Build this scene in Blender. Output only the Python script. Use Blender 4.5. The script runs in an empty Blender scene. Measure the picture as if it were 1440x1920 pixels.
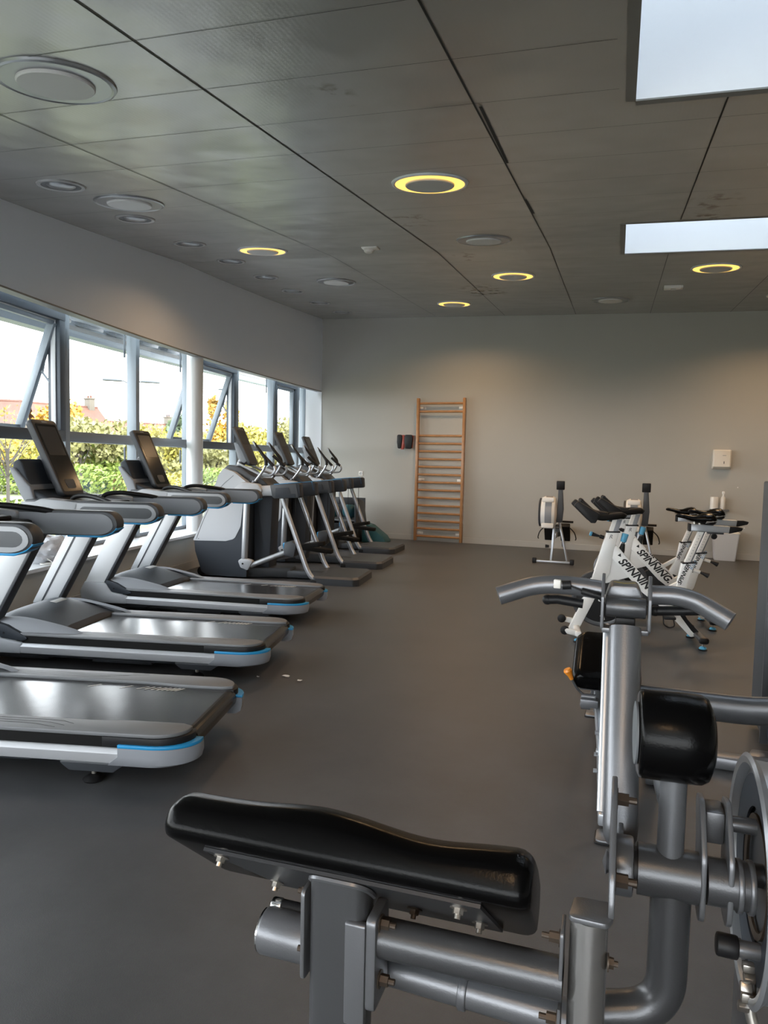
import bpy, bmesh, math, random
from math import sin, cos, pi, radians, sqrt, atan2
from mathutils import Vector, Matrix
random.seed(7)
S = bpy.context.scene
COL = S.collection
V = Vector
# ------------------------------------------------------------------ camera
F = 1350.0; CAMZ = 1.42
_y, _p, _r = radians(17.7), radians(4.0), radians(1.25)
FW = V((-sin(_y)*cos(_p), cos(_y)*cos(_p), -sin(_p)))
RT0 = V((cos(_y), sin(_y), 0)); UP0 = RT0.cross(FW)
RT = RT0*cos(_r) + UP0*sin(_r); UP = -RT0*sin(_r) + UP0*cos(_r)
CAM = V((0, 0, CAMZ))
cd = bpy.data.cameras.new('camera'); cam = bpy.data.objects.new('camera', cd); COL.objects.link(cam)
cam.matrix_world = Matrix(((RT.x, UP.x, -FW.x, 0), (RT.y, UP.y, -FW.y, 0), (RT.z, UP.z, -FW.z, CAMZ), (0, 0, 0, 1)))
cd.sensor_fit = 'HORIZONTAL'; cd.sensor_width = 36; cd.lens = F/1440*36; cd.clip_start = .05; cd.clip_end = 400
S.camera = cam

def ray(px, py): return FW + RT*((px-720)/F) - UP*((py-960)/F)
def onz(px, py, z=0.0):
    d = ray(px, py); return CAM + d*((z-CAMZ)/d.z)
def ony(px, py, y):
    d = ray(px, py); return CAM + d*(y/d.y)
def far(px, d, z=0.0):                 # a spot in the street, d metres ahead in that direction
    r = ray(px, 860); p = CAM + r*d; return V((p.x, p.y, z))

# ------------------------------------------------------------------ materials
MATS = {}
def mat(name, col, rough=.5, metal=0.0, spec=.5, bump=0, bscale=50, var=0, vscale=5, coat=0, emit=None, estr=0):
    m = bpy.data.materials.new(name); m.use_nodes = True; nt = m.node_tree; b = nt.nodes['Principled BSDF']
    b.inputs['Base Color'].default_value = (*col, 1); b.inputs['Roughness'].default_value = rough
    b.inputs['Metallic'].default_value = metal; b.inputs['Specular IOR Level'].default_value = spec
    if coat: b.inputs['Coat Weight'].default_value = coat; b.inputs['Coat Roughness'].default_value = .15
    tc = nt.nodes.new('ShaderNodeTexCoord')
    if var:
        n = nt.nodes.new('ShaderNodeTexNoise'); n.inputs['Scale'].default_value = vscale; n.inputs['Detail'].default_value = 6
        mx = nt.nodes.new('ShaderNodeMix'); mx.data_type = 'RGBA'
        mx.inputs['A'].default_value = (*[c*(1-var) for c in col], 1); mx.inputs['B'].default_value = (*[min(1, c*(1+var)) for c in col], 1)
        nt.links.new(tc.outputs['Object'], n.inputs['Vector']); nt.links.new(n.outputs['Fac'], mx.inputs['Factor'])
        nt.links.new(mx.outputs['Result'], b.inputs['Base Color'])
    if bump:
        n = nt.nodes.new('ShaderNodeTexNoise'); n.inputs['Scale'].default_value = bscale; n.inputs['Detail'].default_value = 3
        bp = nt.nodes.new('ShaderNodeBump'); bp.inputs['Strength'].default_value = bump; bp.inputs['Distance'].default_value = .01
        nt.links.new(tc.outputs['Object'], n.inputs['Vector']); nt.links.new(n.outputs['Fac'], bp.inputs['Height'])
        nt.links.new(bp.outputs['Normal'], b.inputs['Normal'])
    if emit: b.inputs['Emission Color'].default_value = (*emit, 1); b.inputs['Emission Strength'].default_value = estr
    MATS[name] = m; return m
def glassmat(name, tint=(.93, .96, .97), gl=.06):
    m = bpy.data.materials.new(name); m.use_nodes = True; nt = m.node_tree; nt.nodes.clear()
    o = nt.nodes.new('ShaderNodeOutputMaterial'); t = nt.nodes.new('ShaderNodeBsdfTransparent'); t.inputs['Color'].default_value = (*tint, 1)
    g = nt.nodes.new('ShaderNodeBsdfGlossy'); g.inputs['Roughness'].default_value = .02
    lw = nt.nodes.new('ShaderNodeLayerWeight'); lw.inputs['Blend'].default_value = .5
    pw = nt.nodes.new('ShaderNodeMath'); pw.operation = 'POWER'; pw.inputs[1].default_value = 4.0; nt.links.new(lw.outputs['Facing'], pw.inputs[0])
    f = nt.nodes.new('ShaderNodeMath'); f.operation = 'MULTIPLY_ADD'; f.inputs[1].default_value = .55; f.inputs[2].default_value = gl; nt.links.new(pw.outputs[0], f.inputs[0])
    mx = nt.nodes.new('ShaderNodeMixShader')
    nt.links.new(f.outputs[0], mx.inputs[0]); nt.links.new(t.outputs[0], mx.inputs[1]); nt.links.new(g.outputs[0], mx.inputs[2]); nt.links.new(mx.outputs[0], o.inputs[0])
    MATS[name] = m; return m
def leafmat(name, col, var=.35):
    m = bpy.data.materials.new(name); m.use_nodes = True; nt = m.node_tree; b = nt.nodes['Principled BSDF']
    b.inputs['Roughness'].default_value = .6
    oi = nt.nodes.new('ShaderNodeTexCoord'); n = nt.nodes.new('ShaderNodeTexNoise'); n.inputs['Scale'].default_value = 3; n.inputs['Detail'].default_value = 5
    cr = nt.nodes.new('ShaderNodeValToRGB'); cr.color_ramp.elements[0].position = .35; cr.color_ramp.elements[1].position = .65
    cr.color_ramp.elements[0].color = (*[c*(1-var) for c in col], 1); cr.color_ramp.elements[1].color = (*[min(1, c*(1+var)) for c in col], 1)
    nt.links.new(oi.outputs['Object'], n.inputs['Vector']); nt.links.new(n.outputs['Fac'], cr.inputs[0]); nt.links.new(cr.outputs[0], b.inputs['Base Color'])
    MATS[name] = m; return m

M = MATS
mat('silver', (.46, .48, .51), .34, .7)
mat('silver_paint', (.17, .175, .188), .32, .5, bump=.05, bscale=400)
mat('silver_dark', (.085, .087, .093), .30, .45, bump=.05, bscale=400)
mat('chrome', (.72, .72, .72), .16, 1)
mat('bolt_metal', (.45, .42, .38), .32, .9)
mat('rust_bolt', (.085, .065, .05), .45, .5)
mat('satin_steel', (.60, .59, .575), .24, .9)
mat('plate_dark', (.05, .052, .057), .36, .4)
mat('white_shell', (.72, .74, .76), .38, coat=.3)
mat('pale_shell', (.46, .48, .51), .45)
mat('cap_grey', (.30, .315, .345), .45)
mat('rail_shell', (.27, .285, .31), .5)
mat('inset_grey', (.13, .14, .15), .6)
mat('charcoal', (.045, .05, .058), .45)
mat('slate', (.038, .045, .056), .55, spec=.3)
mat('black', (.010, .010, .011), .48, spec=.3)
mat('rubber', (.012, .012, .012), .8, spec=.15)
mat('rail_silver', (.52, .53, .555), .38, .3)
mat('vinyl', (.0022, .0022, .0024), .22, spec=.12, bump=.04, bscale=300)
mat('screen', (.012, .014, .017), .12)
mat('screen_grey', (.05, .053, .057), .22)
mat('belt', (.030, .031, .033), .20, bump=.035, bscale=9, var=.15, vscale=4)
mat('step_grey', (.19, .195, .205), .5, .1)
mat('blue', (.02, .30, .62), .4)
mat('sky_blue_knob', (.10, .38, .60), .45)
mat('orange', (.85, .28, .02), .35, coat=.4)
mat('ink', (.008, .008, .01), .5)
mat('grey_ink', (.30, .34, .40), .5)
mat('blue_ink', (.18, .33, .50), .5)
mat('white_paint', (.80, .80, .78), .32, coat=.3)
mat('white_plastic', (.78, .76, .72), .4)
mat('cream_plastic', (.74, .70, .62), .38)
mat('wood', (.40, .20, .08), .36, var=.35, vscale=9, coat=.25)
mat('wood_dark', (.34, .14, .05), .4, var=.3, vscale=9)
mat('red_plastic', (.36, .07, .05), .35)
mat('teal', (.02, .10, .12), .45)
mat('logo_yellow', (.75, .62, .12), .5)
mat('cloth', (.62, .63, .66), .9, var=.3, vscale=18)
mat('wall_far_paint', (.43, .42, .385), .75, bump=.06, bscale=120, var=.03, vscale=1.3)
mat('wall_white_paint', (.78, .82, .88), .7, bump=.04, bscale=120)
mat('skirting', (.44, .43, .40), .6)
mat('panel_white', (.70, .72, .75), .45)
mat('alu_frame', (.26, .30, .34), .4, .3)
mat('alu_dark', (.085, .105, .13), .42, .2)
mat('sill_board', (.62, .64, .66), .35)
mat('column_paint', (.58, .60, .61), .38, .25)
mat('well_white', (.86, .87, .88), .8)
mat('trim_grey', (.23, .225, .21), .5)
mat('dark_gap', (.015, .015, .014), .8)
mat('lamp_metal', (.30, .31, .32), .3, .6)
mat('lamp_disc', (.60, .60, .59), .6)
mat('lamp_disc_off', (.72, .72, .71), .6)
mat('lamp_glow', (.9, .7, .35), .5, emit=(1.0, .56, .10), estr=.85)
mat('vent_grey', (.38, .38, .375), .45, .3)
mat('paper', (.8, .8, .78), .8)
mat('roof_tile', (.115, .048, .03), .8, var=.35, vscale=3)
mat('render_wall', (.12, .105, .082), .85, var=.08, vscale=1)
mat('asphalt', (.13, .125, .125), .9, var=.1, vscale=2)
mat('grass', (.085, .09, .04), .9, var=.35, vscale=1.2)
mat('paving', (.30, .295, .29), .85, var=.12, vscale=1.5)
mat('bark', (.07, .06, .05), .9)
mat('car_white', (.3, .3, .3), .25, coat=.5)
mat('gate_orange', (.20, .10, .035), .7)
mat('tarp_teal', (.07, .12, .13), .7)
mat('lamp_pole', (.10, .11, .12), .5, .4)
leafmat('leaf_green', (.17, .23, .035)); leafmat('leaf_yellow', (.32, .28, .05)); leafmat('leaf_orange', (.42, .25, .04)); leafmat('leaf_olive', (.21, .20, .07)); leafmat('leaf_dark', (.10, .14, .07))
glassmat('glass')
def opal():
    m = bpy.data.materials.new('opal_sheet'); m.use_nodes = True; nt = m.node_tree; nt.nodes.clear()
    o = nt.nodes.new('ShaderNodeOutputMaterial'); t = nt.nodes.new('ShaderNodeBsdfTranslucent'); t.inputs['Color'].default_value = (.52, .54, .56, 1); nt.links.new(t.outputs[0], o.inputs[0]); M['opal_sheet'] = m
opal()

# floor: grey vinyl with scuffs
def floor_mat():
    m = bpy.data.materials.new('floor_vinyl'); m.use_nodes = True; nt = m.node_tree; b = nt.nodes['Principled BSDF']; N = nt.nodes.new; L = nt.links.new
    tc = N('ShaderNodeTexCoord')
    a = N('ShaderNodeTexNoise'); a.inputs['Scale'].default_value = 1.5; a.inputs['Detail'].default_value = 9; a.inputs['Roughness'].default_value = .72
    c = N('ShaderNodeTexNoise'); c.inputs['Scale'].default_value = 260; c.inputs['Detail'].default_value = 2
    L(tc.outputs['Object'], a.inputs['Vector']); L(tc.outputs['Object'], c.inputs['Vector'])
    r = N('ShaderNodeValToRGB'); e = r.color_ramp.elements; e[0].position = .3; e[0].color = (.066, .068, .072, 1); e[1].position = .70; e[1].color = (.108, .110, .114, 1)
    L(a.outputs['Fac'], r.inputs[0])
    mx = N('ShaderNodeMix'); mx.data_type = 'RGBA'; mx.blend_type = 'MULTIPLY'; mx.inputs['Factor'].default_value = .25
    L(r.outputs[0], mx.inputs['A']); L(c.outputs['Color'], mx.inputs['B']); L(mx.outputs['Result'], b.inputs['Base Color'])
    rr = N('ShaderNodeMapRange'); rr.inputs['To Min'].default_value = .36; rr.inputs['To Max'].default_value = .50; L(a.outputs['Fac'], rr.inputs['Value']); L(rr.outputs[0], b.inputs['Roughness'])
    bp = N('ShaderNodeBump'); bp.inputs['Strength'].default_value = .12; bp.inputs['Distance'].default_value = .004; L(c.outputs['Fac'], bp.inputs['Height']); L(bp.outputs['Normal'], b.inputs['Normal'])
    b.inputs['Specular IOR Level'].default_value = .45
    M['floor_vinyl'] = m
floor_mat()
def ceil_mat():
    m = bpy.data.materials.new('ceiling_metal'); m.use_nodes = True; nt = m.node_tree; b = nt.nodes['Principled BSDF']; N = nt.nodes.new; L = nt.links.new
    tc = N('ShaderNodeTexCoord')
    n = N('ShaderNodeTexNoise'); n.inputs['Scale'].default_value = 1.1; n.inputs['Detail'].default_value = 3
    L(tc.outputs['Object'], n.inputs['Vector'])
    r = N('ShaderNodeValToRGB'); e = r.color_ramp.elements; e[0].position = .3; e[0].color = (.42, .415, .402, 1); e[1].position = .7; e[1].color = (.47, .465, .45, 1)
    L(n.outputs['Fac'], r.inputs[0])
    # brown stains near the lamps
    col = r.outputs[0]
    n2 = N('ShaderNodeTexNoise'); n2.inputs['Scale'].default_value = 9; n2.inputs['Detail'].default_value = 6; L(tc.outputs['Object'], n2.inputs['Vector'])
    for (x, y, rad) in STAINS:
        vm = N('ShaderNodeVectorMath'); vm.operation = 'DISTANCE'; vm.inputs[1].default_value = (x, y, 0)
        mp = N('ShaderNodeVectorMath'); mp.operation = 'MULTIPLY'; mp.inputs[1].default_value = (1, .6, 0); L(tc.outputs['Object'], mp.inputs[0])
        vm.inputs[1].default_value = (x, y*.6, 0); L(mp.outputs[0], vm.inputs[0])
        mr = N('ShaderNodeMapRange'); mr.inputs['From Min'].default_value = rad; mr.inputs['From Max'].default_value = rad*.3; L(vm.outputs['Value'], mr.inputs['Value'])
        mr2 = N('ShaderNodeMapRange'); mr2.inputs['From Min'].default_value = .50; mr2.inputs['From Max'].default_value = .62; L(n2.outputs['Fac'], mr2.inputs['Value'])
        mu = N('ShaderNodeMath'); mu.operation = 'MULTIPLY'; L(mr.outputs[0], mu.inputs[0]); L(mr2.outputs[0], mu.inputs[1])
        mx = N('ShaderNodeMix'); mx.data_type = 'RGBA'; mx.inputs['B'].default_value = (.22, .19, .16, 1); L(mu.outputs[0], mx.inputs['Factor']); L(col, mx.inputs['A']); col = mx.outputs['Result']
    L(col, b.inputs['Base Color'])
    # fine perforation ribs + slight sag of each panel
    w = N('ShaderNodeTexWave'); w.inputs['Scale'].default_value = 14; w.bands_direction = 'X'; L(tc.outputs['Object'], w.inputs['Vector'])
    w2 = N('ShaderNodeTexWave'); w2.inputs['Scale'].default_value = .305; w2.bands_direction = 'Y'; w2.wave_profile = 'SIN'
    mp2 = N('ShaderNodeMapping'); L(tc.outputs['Object'], mp2.inputs['Vector']); L(mp2.outputs[0], w2.inputs['Vector'])
    n3 = N('ShaderNodeTexNoise'); n3.inputs['Scale'].default_value = 2.6; n3.inputs['Detail'].default_value = 1; L(tc.outputs['Object'], n3.inputs['Vector'])
    b1 = N('ShaderNodeBump'); b1.inputs['Strength'].default_value = .28; b1.inputs['Distance'].default_value = .05; L(n3.outputs['Fac'], b1.inputs['Height'])
    b2 = N('ShaderNodeBump'); b2.inputs['Strength'].default_value = .05; b2.inputs['Distance'].default_value = .003; L(w.outputs['Fac'], b2.inputs['Height']); L(b1.outputs['Normal'], b2.inputs['Normal'])
    L(b2.outputs['Normal'], b.inputs['Normal'])
    b.inputs['Roughness'].default_value = .27; b.inputs['Metallic'].default_value = .35; b.inputs['Specular IOR Level'].default_value = .5
    M['ceiling_metal'] = m
STAINS = [(-1.75, 6.10, .22), (-1.66, 7.95, .16), (-1.85, 10.1, .38), (.62, 6.0, .22), (.62, 6.6, .2), (-1.35, 3.3, .12)]
ceil_mat()
def canopy_mat():
    m = mat('canopy_sheet', (.62, .64, .62), .12, 1.0); nt = m.node_tree; b = nt.nodes['Principled BSDF']
    n = nt.nodes.new('ShaderNodeTexNoise'); n.inputs['Scale'].default_value = 1.6; n.inputs['Detail'].default_value = 1
    bp = nt.nodes.new('ShaderNodeBump'); bp.inputs['Strength'].default_value = 1; bp.inputs['Distance'].default_value = .12
    tc = nt.nodes.new('ShaderNodeTexCoord'); nt.links.new(tc.outputs['Object'], n.inputs['Vector']); nt.links.new(n.outputs['Fac'], bp.inputs['Height']); nt.links.new(bp.outputs['Normal'], b.inputs['Normal'])
canopy_mat()

# ------------------------------------------------------------------ mesh helpers
def fillet(pts, r, n=4):
    """round the corners of a 2-D polygon; r is one radius or one per corner"""
    out = []; k = len(pts)
    for i, p in enumerate(pts):
        rr = r[i] if isinstance(r, (list, tuple)) else r
        p = V(p); a = V(pts[i-1]) - p; b = V(pts[(i+1) % k]) - p
        if rr <= 0 or a.length < 1e-6 or b.length < 1e-6: out.append(tuple(p)); continue
        ang = a.angle(b); d = min(rr/max(math.tan(ang/2), .05), a.length*.48, b.length*.48)
        p0 = p + a.normalized()*d; p1 = p + b.normalized()*d
        for j in range(n+1):
            t = j/n; out.append(tuple(p0*(1-t)**2 + p*2*t*(1-t) + p1*t*t))
    return out
def smooth_path(pts, n=6):
    pts = [V(p) for p in pts]
    if len(pts) < 3: return pts
    out = []
    P = [pts[0]*2-pts[1]] + pts + [pts[-1]*2-pts[-2]]
    for i in range(1, len(P)-2):
        for j in range(n):
            t = j/n; a, b, c, d = P[i-1], P[i], P[i+1], P[i+2]
            out.append(.5*((2*b) + (c-a)*t + (2*a-5*b+4*c-d)*t*t + (3*b-a-3*c+d)*t**3))
    out.append(pts[-1]); return out
def corner_path(pts, r, n=5):
    """polyline with rounded corners (pipe bends)"""
    pts = [V(p) for p in pts]; out = [pts[0]]
    for i in range(1, len(pts)-1):
        p = pts[i]; a = pts[i-1]-p; b = pts[i+1]-p
        d = min(r, a.length*.48, b.length*.48); p0 = p+a.normalized()*d; p1 = p+b.normalized()*d
        for j in range(n+1):
            t = j/n; out.append(p0*(1-t)**2 + p*2*t*(1-t) + p1*t*t)
    out.append(pts[-1]); return out

class G:
    def __init__(s): s.bm = bmesh.new(); s.mi = 0
    def _merge(s, b, mtx=None):
        if mtx is not None: bmesh.ops.transform(b, matrix=mtx, verts=b.verts)
        bmesh.ops.recalc_face_normals(b, faces=b.faces)
        vm = {v: s.bm.verts.new(v.co) for v in b.verts}
        for f in b.faces:
            try: nf = s.bm.faces.new([vm[v] for v in f.verts]); nf.material_index = s.mi
            except ValueError: pass
        b.free(); return s
    def _bevel(s, b, w, seg=2, ang=35):
        if w <= 0: return
        bmesh.ops.recalc_face_normals(b, faces=b.faces)
        ed = [e for e in b.edges if len(e.link_faces) == 2 and e.calc_face_angle(0) > radians(ang)]
        bmesh.ops.bevel(b, geom=ed, offset=w, segments=seg, affect='EDGES', profile=.5, clamp_overlap=True)
    def box(s, c, d, bev=0, rot=None, seg=2):
        b = bmesh.new(); bmesh.ops.create_cube(b, size=1); bmesh.ops.scale(b, vec=V(d), verts=b.verts); s._bevel(b, bev, seg)
        m = Matrix.Translation(V(c))
        if rot is not None: m = m @ (rot if isinstance(rot, Matrix) else Matrix.Rotation(rot[1], 4, rot[0]))
        return s._merge(b, m)
    def bar(s, p, q, w, h, bev=0, up=(0, 0, 1)):
        """box from p to q; w across, h along 'up'"""
        p, q = V(p), V(q); d = q-p; L = d.length; x = d.normalized(); y = V(up).cross(x)
        if y.length < 1e-4: y = V((0, 1, 0)).cross(x)
        y.normalize(); z = x.cross(y)
        b = bmesh.new(); bmesh.ops.create_cube(b, size=1); bmesh.ops.scale(b, vec=V((L, w, h)), verts=b.verts); s._bevel(b, bev)
        R = Matrix((x, y, z)).transposed().to_4x4(); return s._merge(b, Matrix.Translation((p+q)/2) @ R)
    def prism(s, pts, axis, a, b_, bev=0, mtx=None, seg=2):
        b = bmesh.new()
        def mk(u, v, w): return {'x': (w, u, v), 'y': (u, w, v), 'z': (u, v, w)}[axis]
        va = [b.verts.new(mk(u, v, a)) for u, v in pts]; vb = [b.verts.new(mk(u, v, b_)) for u, v in pts]; n = len(pts)
        b.faces.new(va); b.faces.new(vb[::-1])
        for i in range(n): b.faces.new([va[i], va[(i+1) % n], vb[(i+1) % n], vb[i]])
        s._bevel(b, bev, seg, 50); return s._merge(b, mtx)
    def tube(s, path, r, n=14, cap=True, flat=None, up=None):
        """swept tube; r number or list; flat=(a,b) scales the section"""
        path = [V(p) for p in path]; k = len(path); rs = r if isinstance(r, (list, tuple)) else [r]*k
        b = bmesh.new(); rings = []
        t = (path[1]-path[0]).normalized(); u = V(up) if up else (V((0, 0, 1)) if abs(t.z) < .9 else V((1, 0, 0))); u = (u - t*u.dot(t)).normalized()
        fa, fb = flat or (1, 1)
        for i, p in enumerate(path):
            if 0 < i < k-1: t = ((path[i+1]-p).normalized() + (p-path[i-1]).normalized())
            elif i == 0: t = path[1]-p
            else: t = p-path[-2]
            t = t.normalized() if t.length > 1e-9 else V((0, 0, 1)); u = (u - t*u.dot(t)); u = u.normalized() if u.length > 1e-6 else t.orthogonal().normalized(); w = t.cross(u)
            rings.append([b.verts.new(p + (u*cos(2*pi*j/n)*fa + w*sin(2*pi*j/n)*fb)*rs[i]) for j in range(n)])
        for A, B in zip(rings, rings[1:]):
            for j in range(n): b.faces.new([A[j], A[(j+1) % n], B[(j+1) % n], B[j]])
        if cap: b.faces.new(rings[0][::-1]); b.faces.new(rings[-1])
        return s._merge(b)
    def cyl(s, p, q, r, r2=None, n=20, bev=0):
        p, q = V(p), V(q); d = (q-p); r2 = r if r2 is None else r2
        if bev: 
            u = d.normalized(); return s.tube([p, p+u*bev*.3, p+u*bev, q-u*bev, q-u*bev*.3, q], [r-bev, r-bev*.3, r, r2, r2-bev*.3, r2-bev], n)
        return s.tube([p, q], [r, r2], n)
    def lathe(s, prof, o=(0, 0, 0), axis=(0, 0, 1), n=32):
        """prof: (radius, height) along axis from o"""
        closed = (V(prof[0])-V(prof[-1])).length < 1e-6
        a = V(axis).normalized(); u = a.orthogonal().normalized(); w = a.cross(u); o = V(o); b = bmesh.new(); rings = []
        for r, h in prof:
            if r < 1e-5: rings.append([b.verts.new(o+a*h)])
            else: rings.append([b.verts.new(o+a*h+(u*cos(2*pi*j/n)+w*sin(2*pi*j/n))*r) for j in range(n)])
        for A, B in zip(rings, rings[1:]):
            for j in range(n):
                k = (j+1) % n
                if len(A) == 1 and len(B) == 1: continue
                if len(A) == 1: b.faces.new([A[0], B[k], B[j]])
                elif len(B) == 1: b.faces.new([A[j], A[k], B[0]])
                else: b.faces.new([A[j], A[k], B[k], B[j]])
        if closed: bmesh.ops.remove_doubles(b, verts=b.verts, dist=1e-6); return s._merge(b)
        if len(rings[0]) > 1: b.faces.new(rings[0][::-1])
        if len(rings[-1]) > 1: b.faces.new(rings[-1])
        return s._merge(b)
    def ball(s, c, r, sc=(1, 1, 1), n=16):
        b = bmesh.new(); bmesh.ops.create_uvsphere(b, u_segments=n, v_segments=n//2+2, radius=r); return s._merge(b, Matrix.Translation(V(c)) @ Matrix.Diagonal((*sc, 1)))
    def quad(s, *p):
        s.bm.faces.new([s.bm.verts.new(V(q)) for q in p]).material_index = s.mi; return s
    def grid(s, rows, close=False):
        vs = [[s.bm.verts.new(V(p)) for p in row] for row in rows]
        for A, B in zip(vs, vs[1:]):
            for j in range(len(A)-(0 if close else 1)):
                k = (j+1) % len(A); s.bm.faces.new([A[j], A[k], B[k], B[j]]).material_index = s.mi
        return vs
    def loft(s, rings):
        vs = s.grid(rings, True); s.bm.faces.new(vs[0][::-1]).material_index = s.mi; s.bm.faces.new(vs[-1]).material_index = s.mi; return s
    def out(s, name, m, parent=None, smooth=35, loc=None):
        me = bpy.data.meshes.new(name)
        bmesh.ops.recalc_face_normals(s.bm, faces=s.bm.faces) if smooth != 'raw' else None
        s.bm.to_mesh(me); s.bm.free()
        for x in (m if isinstance(m, (list, tuple)) else [m]): me.materials.append(M[x])
        o = bpy.data.objects.new(name, me); COL.objects.link(o)
        if smooth and smooth != 'raw':
            for p in me.polygons: p.use_smooth = True
            me.set_sharp_from_angle(angle=radians(smooth))
        if parent: o.parent = parent
        if loc: o.location = loc
        return o
def tag(o, label=None, cat=None, group=None, kind=None):
    if label: o['label'] = label
    if cat: o['category'] = cat
    if group: o['group'] = group
    if kind: o['kind'] = kind
    return o
def thing(name, label, cat, loc=(0, 0, 0), rz=0, group=None):
    o = bpy.data.objects.new(name, None); COL.objects.link(o); o.empty_display_size = .1
    o.location = loc; o.rotation_euler = (0, 0, rz); return tag(o, label, cat, group)
def struct(o): return tag(o, kind='structure')
def copy_tree(o, loc, rz, label, parent=None):
    c = o.copy(); COL.objects.link(c)
    if parent is None: c.location = loc; c.rotation_euler = (0, 0, rz); c['label'] = label
    else: c.parent = parent
    for ch in list(o.children): copy_tree(ch, None, None, None, c)
    return c
def text(name, body, size, m, parent, mtx, shear=0, ext=.0006, sx=1.0, bold=0.0):
    cu = bpy.data.curves.new(name, 'FONT'); cu.body = body; cu.size = size; cu.shear = shear; cu.extrude = ext; cu.offset = bold; cu.resolution_u = 3
    t = bpy.data.objects.new(name, cu); COL.objects.link(t)
    dg = bpy.context.evaluated_depsgraph_get(); me = bpy.data.meshes.new_from_object(t.evaluated_get(dg)); bpy.data.objects.remove(t); bpy.data.curves.remove(cu)
    me.transform(mtx @ Matrix.Diagonal((sx, 1, 1, 1))); me.materials.clear(); me.materials.append(M[m]); me.name = name
    o = bpy.data.objects.new(name, me); COL.objects.link(o); o.parent = parent; return o
SKY, SUN, EXPO = 4.5, 2.5, 1.15
# ------------------------------------------------------------------ the room
YF0 = 12.71; WFS = -.27/5.88
def yfar(x): return YF0 + WFS*(x+4.05)              # far wall plane
def xw(y): return -5.37 + .0112*max(0, 12.7-y)**2    # curved window wall, inner face
def wn(y):                                           # outward normal of the window wall (unit, towards -x)
    s = -.0224*max(0, 12.7-y); n = V((-1, s, 0)); return n.normalized()
def wt(y):
    s = -.0224*max(0, 12.7-y); return V((s, 1, 0)).normalized()
def xg(y): return xw(y) - .40
YK = 7.67
def zc(x, y):
    b = 4.07-.06*(12.7-y) if y > YK else 3.768-.115*(YK-y)
    if y < 1.0: b = 3.768-.115*(YK-1.0)
    return b - .028*(x+5.37)
XR = 4.6; YB = -5.0
WELLS = [(.02, 1.75, 2.34, 3.74), (.0, 1.75, 6.65, 8.07)]
YS = sorted(set([YB, -4, -3, -2, -1, 0, 1, 2, 2.34, 3, 3.74, 4.5, 5.2, 6, 6.65, 7.2, YK, 8.07, 8.8, 9.6, 10.4, 11.2, 12, 12.36]))

# floor
g = G(); g.quad((-5.9, YB, 0), (XR, YB, 0), (XR, 13, 0), (-5.9, 13, 0)); struct(g.out('floor', 'floor_vinyl'))
# ceiling: metal panels, with joints let in as dark strips
g = G()
rows = YS + [None]
xb = [0.0, .02, 1.75, XR]
def cy(y, x): return yfar(x)+.12 if y is None else y
for i in range(len(rows)-1):
    y0, y1 = rows[i], rows[i+1]
    ym = (y0 + (y1 if y1 else 12.6))/2
    xs = [None, -4.0, -2.5, -1.2] + xb
    for a, b in zip(xs, xs[1:]):
        if any(wl[2]-.01 < ym < wl[3]+.01 and (a if a is not None else -9) >= wl[0]-.001 and b <= wl[1]+.001 for wl in WELLS): continue
        def P(x, y):
            if x is None: yy = y if y is not None else 12.95; X = xg(yy)-.05
            else: X = x; yy = cy(y, x)
            return V((X, yy, zc(X, yy)))
        g.quad(P(a, y0), P(b, y0), P(b, y1), P(a, y1))
g.mi = 1
def joint(p, q, w, dz=.003):
    n = max(2, int((V(q)-V(p)).length/.12)); d = (V(q)-V(p)).normalized(); s = V((-d.y, d.x, 0))*w/2
    pts = [V(p).lerp(V(q), i/n) for i in range(n+1)]
    for a, b in zip(pts, pts[1:]):
        # keep the joints clear of the skylight wells
        m = (a+b)/2
        if any(wl[0]-.03 < m.x < wl[1]+.03 and wl[2]-.03 < m.y < wl[3]+.03 for wl in WELLS): continue
        q4 = [a-s, a+s, b+s, b-s]; g.quad(*[V((v.x, v.y, zc(v.x, v.y)-dz)) for v in q4])
for x, w in ((-3.12, .007), (-1.91, .010), (-.73, .010), (.43, .008), (1.6, .008), (2.78, .008)):
    yy = [-4.9, YK, 12.5]
    for y0, y1 in zip(yy, yy[1:]): joint((x, y0, 0), (x, y1, 0), w)
joint((-.725, 5.55, 0), (-.715, 6.05, 0), .022, .004); joint((-.705, 3.62, 0), (-.715, 4.6, 0), .016, .004)
g.mi = 1
y = 2.55-.515*12
while y < 12.3:
    joint((xw(y)+.02, y, 0), (XR-.05, y, 0), .0035, .0015); y += .515
ceil = struct(g.out('ceiling', ['ceiling_metal', 'dark_gap', 'trim_grey'], smooth='raw'))
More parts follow.
